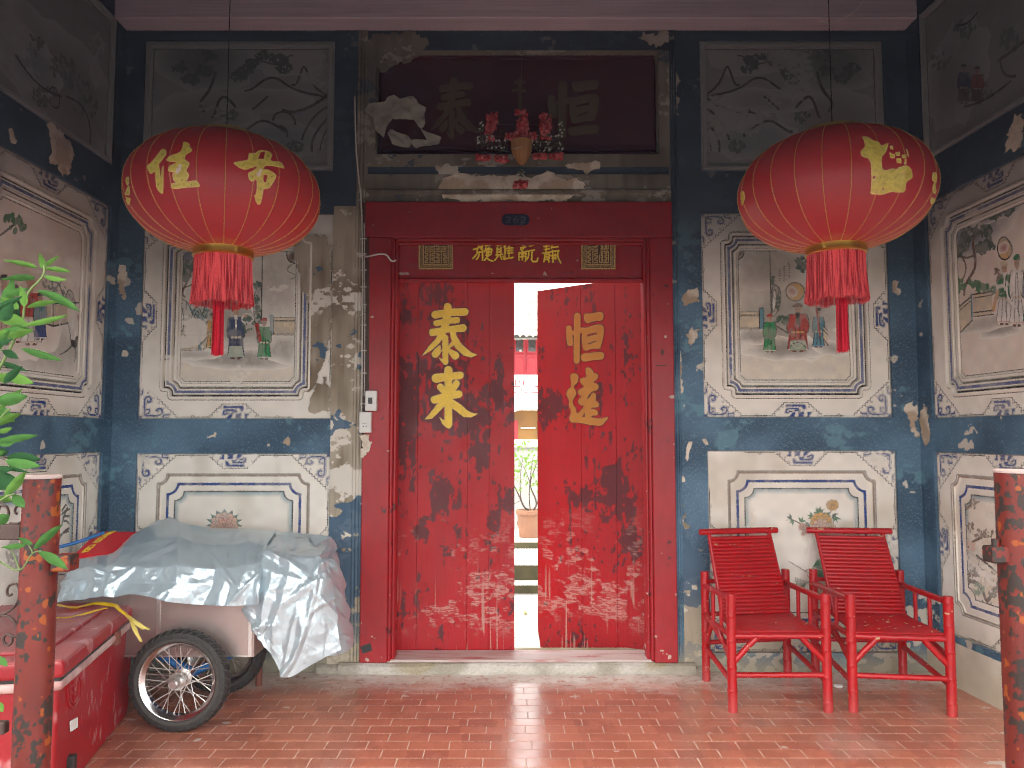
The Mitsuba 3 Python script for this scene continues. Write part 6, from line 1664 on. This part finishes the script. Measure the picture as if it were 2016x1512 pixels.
p.robe(1010, 620, 1130, 235, REDP, REDP, WHITE, INK, BROWN, YEL)
p.coat().area([(930, 1010), (1090, 1010), (1105, 1110), (920, 1115)], GREEN, .6); p.coat().ln([(940, 1030), (1010, 1090), (1080, 1030)], .006, CREAM).ln([(930, 1080), (1010, 1030), (1090, 1085)], .006)
p.robe(715, 730, 1135, 140, BRIGHT, BRIGHT, WHITE, None, REDP, GREEN)
p.coat().tuft((850, 800), 60, 50, 30, .010, DKGREEN); p.coat().ln([(790, 860), (850, 900), (910, 935)], .006)
p.robe(1225, 670, 1085, 130, TEAL, TEAL, SKYB)
p.coat().ln([(1195, 600), (1215, 780), (1240, 960)], .010, REDP)
p.fence(1470, 1618, 860, 1066); p.coat().area([(1275, 860), (1320, 905), (1320, 1060), (1275, 990)], CREAM); p.coat().poly_ln([(1270, 855), (1325, 912)], .006).poly_ln([(1270, 900), (1325, 955)], .006).poly_ln([(1275, 992), (1325, 1066)], .005)
p.coat(); p.ln([(1480, 720), (1530, 800), (1600, 830)], .010, INK).ln([(1500, 690), (1560, 760), (1610, 740)], .012, WASH)
p.coat().tuft((1540, 780), 70, 60, 30, .009, DKGREEN)
p.build('painted_scene', panels['UR'][0], panels['UR'][1])

# flowers on the lower panels
def bloom(p, c, r, col, n=9):
    x, y = p.q([c])[0]; k = r * PXM
    p.coat()
    for ring, rr_ in ((n, 1.0), (max(5, n - 3), .62)):
        for i in range(ring):
            a = i * 2 * math.pi / ring + rr_
            b = affinity.rotate(affinity.scale(Point(0, 0).buffer(1, quad_segs=4), k * .42 * rr_ + .002, k * .30 * rr_ + .002), math.degrees(a), origin=(0, 0))
            b = affinity.translate(b, x + math.cos(a) * k * .62 * rr_, y + math.sin(a) * k * .5 * rr_)
            p.put(b, col, .85)
        p.coat()
        for i in range(ring):
            a = i * 2 * math.pi / ring + rr_
            b = affinity.rotate(affinity.scale(Point(0, 0).buffer(1, quad_segs=4), k * .42 * rr_ + .002, k * .30 * rr_ + .002), math.degrees(a), origin=(0, 0))
            b = affinity.translate(b, x + math.cos(a) * k * .62 * rr_, y + math.sin(a) * k * .5 * rr_)
            p.put(b.difference(b.buffer(-.0022)), BROWN, .85)
        p.coat()
def sprig(p, c, ang, L, col=GREEN):
    p.coat()
    for s in (-.7, 0, .7):
        a = ang + s; x, y = c; tip = (x + L * math.cos(a), y + L * math.sin(a)); m1 = (x + L * .5 * math.cos(a + .35), y + L * .5 * math.sin(a + .35)); m2 = (x + L * .5 * math.cos(a - .35), y + L * .5 * math.sin(a - .35))
        p.area([c, m1, tip, m2], col, .85)
    p.coat()
    for s in (-.7, 0, .7):
        a = ang + s; p.poly_ln([c, (c[0] + L * math.cos(a), c[1] + L * math.sin(a))], .0022, INK, .8)
p = Pic(FW, -0.034)
for k in range(9): sprig(p, (442 + 16 * math.cos(.2 - k * .44), 1030 + 8 * math.sin(.2 - k * .44)), .2 - k * .44, 20, GREEN if k % 2 else TEAL)
bloom(p, (442, 1032), 26, PINK, 11)
for i in range(7): p.coat().ln([(425 + i * 5, 1048), (430 + i * 4, 1030), (438 + i * 2, 1018)], .0028, REDP, .8)
p.coat().ln([(442, 1050), (446, 1120), (430, 1180)], .008, BROWN); bloom(p, (420, 1130), 24, PINK); bloom(p, (480, 1100), 20, YEL)
p.build('painted_peony', panels['LL'][0], panels['LL'][1])
z7 = lambda pts: [(1380 + a / 5.04, 880 + b / 5.04) for a, b in pts]
p = Pic(FW, -0.034, z7)
p.cloud((420, 700), 150, 200, CREAM, .6, 21); p.cloud((1500, 780), 170, 70, CREAM, .7, 22)
p.coat().ln([(880, 720), (950, 740), (1010, 790), (1050, 900), (1090, 970), (1140, 1020), (1160, 1080)], .006, BROWN).ln([(1160, 1060), (1180, 900), (1200, 760)], .007, BROWN).ln([(1250, 700), (1300, 620)], .005, BROWN)
p.coat().area([(1130, 1050), (1230, 1050), (1225, 1090), (1240, 1140), (1300, 1190), (1310, 1270), (1260, 1330), (1150, 1330), (1095, 1270), (1095, 1200), (1140, 1140)], GREEN, .9, 1)
p.coat().ln([(1110, 1190), (1180, 1215), (1290, 1190)], .006, CREAM).ln([(1105, 1250), (1190, 1280), (1300, 1250)], .005).ln([(1140, 1060), (1180, 1070), (1225, 1060)], .006, CREAM)
p.area([(1130, 1332), (1300, 1332), (1310, 1420), (1280, 1500), (1150, 1500), (1120, 1420)], CREAM, .95)
for c, a in (((900, 715), 3.6), ((915, 720), 2.4), ((990, 750), -1.2), ((1080, 770), 3.0), ((1060, 760), 1.8), ((1170, 650), -1.3), ((1170, 660), -2.2), ((1190, 680), -.6), ((1230, 670), .3), ((1110, 690), 3.4), ((1300, 670), .6), ((1330, 690), 1.2), ((1080, 1000), 2.4), ((1100, 920), 2.8), ((1050, 900), 2.6)): sprig(p, c, a, 62, GREEN if c[0] % 4 else DKGREEN)
bloom(p, (1190, 745), 21, YEL, 11); bloom(p, (1190, 795), 18, PINK); bloom(p, (1300, 575), 12, YEL); bloom(p, (1010, 795), 9, PINK, 7); bloom(p, (1050, 860), 11, PINK, 8); bloom(p, (1085, 945), 9, WHITE, 7); bloom(p, (1100, 1000), 8, PINK, 7); bloom(p, (1050, 1035), 7, WHITE, 6); bloom(p, (1280, 790), 9, CREAM, 7)
p.coat()
for k in range(9): p.ln([(860 + 20 * k, 1130 + 12 * k), (900 + 20 * k, 1150 + 12 * k)], .0028, WASH)
for k in range(10): p.ln([(960 + 6 * k, 1420), (940 + 14 * k, 1340), (930 + 18 * k, 1290 + 6 * k)], .004, DKGREEN, .8)
p.ln([(1030, 1240), (1060, 1215), (1090, 1240), (1070, 1290), (1050, 1260)], .006, PINK)
p.build('painted_vase', panels['LR'][0], panels['LR'][1])

# dark landscapes in the friezes
zf = lambda pts: [(1370 + a / 5.04, 60 + b / 5.04) for a, b in pts]
def landscape(key, fx, mirror):
    p = Pic(FW, -0.026, fx); p.coat().put(panels[key][1], WASH, .35)
    p.cloud((500, 260), 420, 190, PINK, .2, 31); p.cloud((1300, 300), 520, 330, DKGREEN, .7, 32); p.cloud((1350, 900), 600, 320, WASH, .6, 33); p.cloud((600, 1100), 500, 200, TEAL, .5, 34); p.cloud((700, 700), 500, 130, WASH, .4, 39)
    p.coat().ln([(90, 640), (200, 560), (270, 440), (310, 360), (350, 440), (430, 540)], .015).ln([(100, 660), (330, 610), (470, 550), (620, 470), (720, 500), (800, 560), (900, 600)], .016)
    p.ln([(70, 640), (200, 730), (330, 790), (430, 810), (520, 790)], .021).ln([(680, 660), (760, 730), (820, 780)], .015).ln([(500, 1000), (600, 940), (740, 900), (850, 960), (950, 1010)], .018).ln([(480, 1050), (490, 990), (560, 950)], .015)
    p.ln([(400, 930), (430, 850), (500, 810), (590, 830), (620, 890)], .015).ln([(80, 760), (200, 850), (280, 960), (330, 1080)], .015).ln([(70, 870), (150, 960), (220, 1080), (230, 1200)], .015).ln([(70, 960), (120, 1060), (150, 1190)], .009)
    p.ln([(1000, 760), (1060, 690), (1120, 660), (1180, 740), (1230, 860)], .018).ln([(420, 250), (480, 270), (540, 330), (640, 330), (740, 300), (800, 250)], .010, BROWN).ln([(1200, 420), (1230, 520), (1280, 620), (1340, 700), (1320, 800)], .021)
    p.coat()
    for c, n in (((560, 300), 30), ((520, 370), 24), ((700, 260), 22), ((820, 330), 26), ((900, 400), 30), ((960, 460), 22), ((1300, 400), 30), ((1450, 480), 34), ((1550, 380), 24), ((1250, 250), 26), ((1050, 850), 16), ((400, 1150), 22)):
        p.tuft(c, 80, 55, n, .016, DKGREEN, .85)
    p.area([(330, 800), (390, 810), (420, 840), (350, 830)], SKYB, .8)
    p.build('painted_landscape', panels[key][0], panels[key][1])
landscape('FR', zf, False)
landscape('FL', lambda pts: [(640 - (a - 100) / 5.1, 60 + b / 5.04) for a, b in pts], True)

# side wall on the right: two figures with a fan, a pine and a terrace
z8 = lambda pts: [(1820 + a / 3.286, 360 + b / 3.286) for a, b in pts]
p = Pic(RW, -0.040, z8); p.coat().put(rp['U'][1], PINK, .25)
p.cloud((250, 330), 330, 190, NAVY, .8, 41); p.cloud((480, 180), 240, 60, NAVY, .8, 42); p.cloud((500, 930), 190, 70, WASH, .75, 43); p.cloud((420, 900), 340, 60, WASH, .5, 44)
p.coat().ln([(260, 720), (290, 620), (330, 540), (320, 430), (330, 330)], .022, BROWN).ln([(320, 470), (250, 480), (200, 440)], .012, BROWN).ln([(240, 640), (270, 540), (250, 490)], .012, BROWN).ln([(330, 350), (400, 300)], .010, BROWN)
p.coat()
for c in ((210, 450), (250, 410), (370, 420), (420, 400), (400, 310), (330, 300), (270, 350), (460, 200), (540, 170)): p.tuft(c, 40, 35, 26, .018, DKGREEN)
for c in ((330, 660), (380, 680), (430, 690), (200, 690), (240, 650)): p.tuft(c, 45, 28, 16, .016, GREEN)
p.coat().area([(172, 850), (300, 740), (310, 885), (175, 1030)], CREAM, .9).area([(318, 720), (440, 705), (440, 850), (318, 868)], CREAM, .9)
p.coat().poly_ln([(170, 850), (305, 735)], .010).poly_ln([(172, 875), (300, 765)], .006).poly_ln([(305, 720), (310, 890)], .014, TEAL).poly_ln([(315, 722), (450, 702)], .009).poly_ln([(320, 745), (445, 725)], .006).poly_ln([(320, 840), (445, 825)], .008).poly_ln([(320, 866), (450, 850)], .006).poly_ln([(175, 1030), (310, 890)], .008)
p.coat().area([(470, 420), (490, 360), (520, 345), (555, 380), (578, 440), (540, 500), (490, 490)], YEL, .7, 2); p.cloud((515, 420), 34, 40, REDP, .7, 45)
p.coat().put(stroke(list(smooth_poly(p.q([(470, 420), (490, 360), (520, 345), (555, 380), (578, 440), (540, 500), (490, 490)]), 2).exterior.coords), .008), INK)
p.robe(520, 500, 920, 110, GREEN, WHITE, PINK, WHITE, CREAM); p.robe(602, 460, 930, 100, WHITE, WHITE, PINK, None, GREEN); p.robe(690, 480, 920, 100, BLUE, TEAL, PINK)
p.coat().area([(490, 700), (455, 840), (440, 820), (470, 690)], YEL, .8); p.coat().ln([(540, 640), (555, 760), (600, 800)], .012, WHITE); p.tuft((475, 590), 24, 40, 14, .012, BROWN)
p.build('painted_scene', rp['U'][0], rp['U'][1])
z9 = lambda pts: [(1820 + a / 2.607, 860 + b / 2.607) for a, b in pts]
p = Pic(RW, -0.034, z9)
p.cloud((330, 700), 200, 260, CREAM, .7, 51); p.cloud((210, 520), 80, 80, BROWN, .4, 52); p.cloud((230, 620), 70, 120, WASH, .45, 53)
p.coat()
p.ln([(165, 420), (200, 380), (240, 350), (285, 330)], .010, BROWN).ln([(180, 660), (200, 600), (250, 540), (330, 510)], .016, BROWN).ln([(190, 740), (240, 740), (300, 790), (320, 840), (350, 800), (380, 750), (400, 690)], .024, WASH).ln([(270, 610), (320, 650), (370, 690)], .014, INK).ln([(320, 840), (340, 900), (380, 980), (410, 1060)], .016, BROWN).ln([(300, 840), (270, 950), (240, 1050)], .010, WASH)
p.coat()
for c, n, col in (((190, 390), 22, BROWN), ((240, 350), 24, BROWN), ((225, 460), 14, BROWN), ((290, 500), 16, BROWN), ((320, 500), 12, BROWN), ((230, 560), 26, PINK), ((250, 640), 26, WASH), ((270, 690), 22, WASH), ((230, 720), 22, BROWN), ((360, 800), 22, WASH), ((200, 540), 22, PINK), ((345, 720), 22, WASH)): p.tuft(c, 34, 26, n, .011, col, .8)
for c in ((270, 780), (290, 790), (340, 880), (350, 920), (200, 710), (385, 1020), (400, 1060), (345, 960)): p.tuft(c, 22, 30, 14, .012, GREEN, .6)
p.cloud((240, 1080), 40, 50, WASH, .6, 54)
p.build('painted_branch', rp['L'][0], rp['L'][1])

# side wall on the left: figures and a crane
p = Pic(LW, -0.040); p.coat().put(lp['U'][1], PINK, .2)
p.cloud((90, 690), 120, 60, WASH, .5, 61); p.cloud((60, 640), 60, 70, PINK, .4, 62)
p.coat(); p.tuft((25, 440), 26, 18, 22, .022, GREEN); p.ln([(-10, 470), (15, 452), (30, 440)], .012, INK)
for c in ((118, 578), (126, 592), (100, 560), (112, 566)): p.tuft(c, 16, 10, 12, .012, DKGREEN, .7)
p.coat().ln([(102, 554), (116, 562), (124, 580), (134, 600)], .010, INK).ln([(116, 562), (122, 550)], .006)
p.rock([(128, 600), (131, 572), (140, 570), (146, 588), (150, 605)], WASH, .4)
p.coat().area([(82, 605), (100, 600), (100, 640), (82, 632)], CREAM).area([(106, 600), (132, 602), (132, 636), (106, 640)], CREAM)
p.coat().poly_ln([(80, 598), (158, 596)], .010).poly_ln([(104, 596), (104, 642)], .014, WASH).poly_ln([(82, 634), (104, 642), (134, 636)], .010)
p.robe(28, 560, 675, 40, GREEN, PINK, WHITE); p.robe(60, 548, 680, 44, REDP, WHITE, PINK, None, FLESH); p.robe(78, 575, 670, 26, TEAL, BLUE, WHITE); p.robe(6, 540, 680, 40, BLUE, PINK, WHITE)
p.coat().area([(130, 640), (146, 625), (150, 650), (146, 670), (138, 668)], WHITE, .9).area([(137, 664), (152, 662), (150, 682), (145, 686), (139, 680)], INK, .95)
p.coat().ln([(132, 662), (122, 648), (116, 636), (122, 626), (126, 620)], .010, WHITE).ln([(139, 682), (128, 692), (116, 698)], .007).ln([(146, 684), (148, 700), (144, 712)], .007).ln([(133, 640), (136, 655), (138, 668)], .006).put(Point(*p.q([(152, 624)])[0]).buffer(.012), REDP, .6)
p.build('painted_scene', lp['U'][0], lp['U'][1])
p = Pic(LW, -0.034)
p.cloud((150, 1010), 14, 30, TEAL, .6, 71); p.coat()
for a, b in (((122, 1005), (140, 985)), ((122, 1012), (142, 1002)), ((124, 1018), (143, 1020)), ((124, 1025), (140, 1035)), ((122, 1030), (132, 1000)), ((118, 1058), (136, 1040)), ((112, 1060), (134, 1046)), ((20, 1080), (40, 1050)), ((24, 1100), (36, 1060))): p.ln([a, ((a[0] + b[0]) / 2, (a[1] + b[1]) / 2 - 3), b], .014, INK, .85)
p.coat().tuft((25, 1090), 14, 30, 40, .016, WASH, .6)
p.build('painted_bamboo', lp['L'][0], lp['L'][1])
p = Pic(LW, -0.026); p.coat().put(lp['F'][1], WASH, .4)
p.cloud((130, 170), 110, 120, WASH, .6, 81); p.cloud((60, 120), 60, 60, TEAL, .5, 82); p.coat()
for c in ((150, 160), (120, 130), (90, 190), (170, 210), (60, 90)): p.tuft(c, 26, 20, 22, .02, DKGREEN, .7)
p.coat().ln([(98, 180), (106, 172), (116, 190), (112, 212), (102, 208), (98, 190)], .01).ln([(130, 190), (170, 225), (175, 300)], .012).ln([(20, 90), (60, 150), (120, 190)], .012)
p.build('painted_landscape', lp['F'][0], lp['F'][1])
p = Pic(RW, -0.026); p.coat().put(rp['F'][1], WASH, .4)
p.cloud((1880, 150), 70, 100, WASH, .5, 91); p.coat()
for c in ((1850, 120), (1900, 60), (1990, 80), (1930, 180)): p.tuft(c, 22, 20, 20, .02, DKGREEN, .7)
p.robe(1898, 125, 205, 26, BLUE, BROWN); p.robe(1925, 130, 205, 26, REDP, BROWN)
p.coat().ln([(1965, 120), (2000, 95), (2030, 70)], .02, BROWN).ln([(1970, 120), (1975, 140), (2000, 150)], .014).ln([(1885, 50), (1905, 45), (1925, 25)], .012).ln([(1900, 210), (1950, 190), (1990, 160)], .016)
p.build('painted_landscape', rp['F'][0], rp['F'][1])
# ---------------------------------------------------------------- a scrap of litter
sc_ = thing('paper_scrap', 'small white crumpled scrap lying on the floor between the two chairs', 'litter')
q_ = G3(1652, 1352, 0.006)
m_ = trimesh.creation.icosphere(2, .03); m_.vertices *= np.array([1, .7, .35]); m_.vertices *= (0.6 + .8 * meshkit.noise(m_.vertices * 60))[:, None]; m_.apply_translation(q_ + np.array([0, 0, .004]))
add('crumple', m_, 'white_paper', sc_)
# ---------------------------------------------------------------- thin haze added over the whole scene in place of lens glare
scene['air'] = {'type': 'homogeneous', 'albedo': {'type': 'rgb', 'value': [0.95, 0.96, 0.97]}, 'sigma_t': {'type': 'rgb', 'value': [0.0010, 0.0012, 0.0015]}}
scene['added_haze'] = {'type': 'cube', 'to_world': T().translate([0, 10, 4.5]).scale([135, 140, 6.0]), 'bsdf': {'type': 'null'}, 'interior': {'type': 'ref', 'id': 'air'}}
scene['camera']['medium'] = {'type': 'ref', 'id': 'air'}
tag('added_haze', kind='stuff')
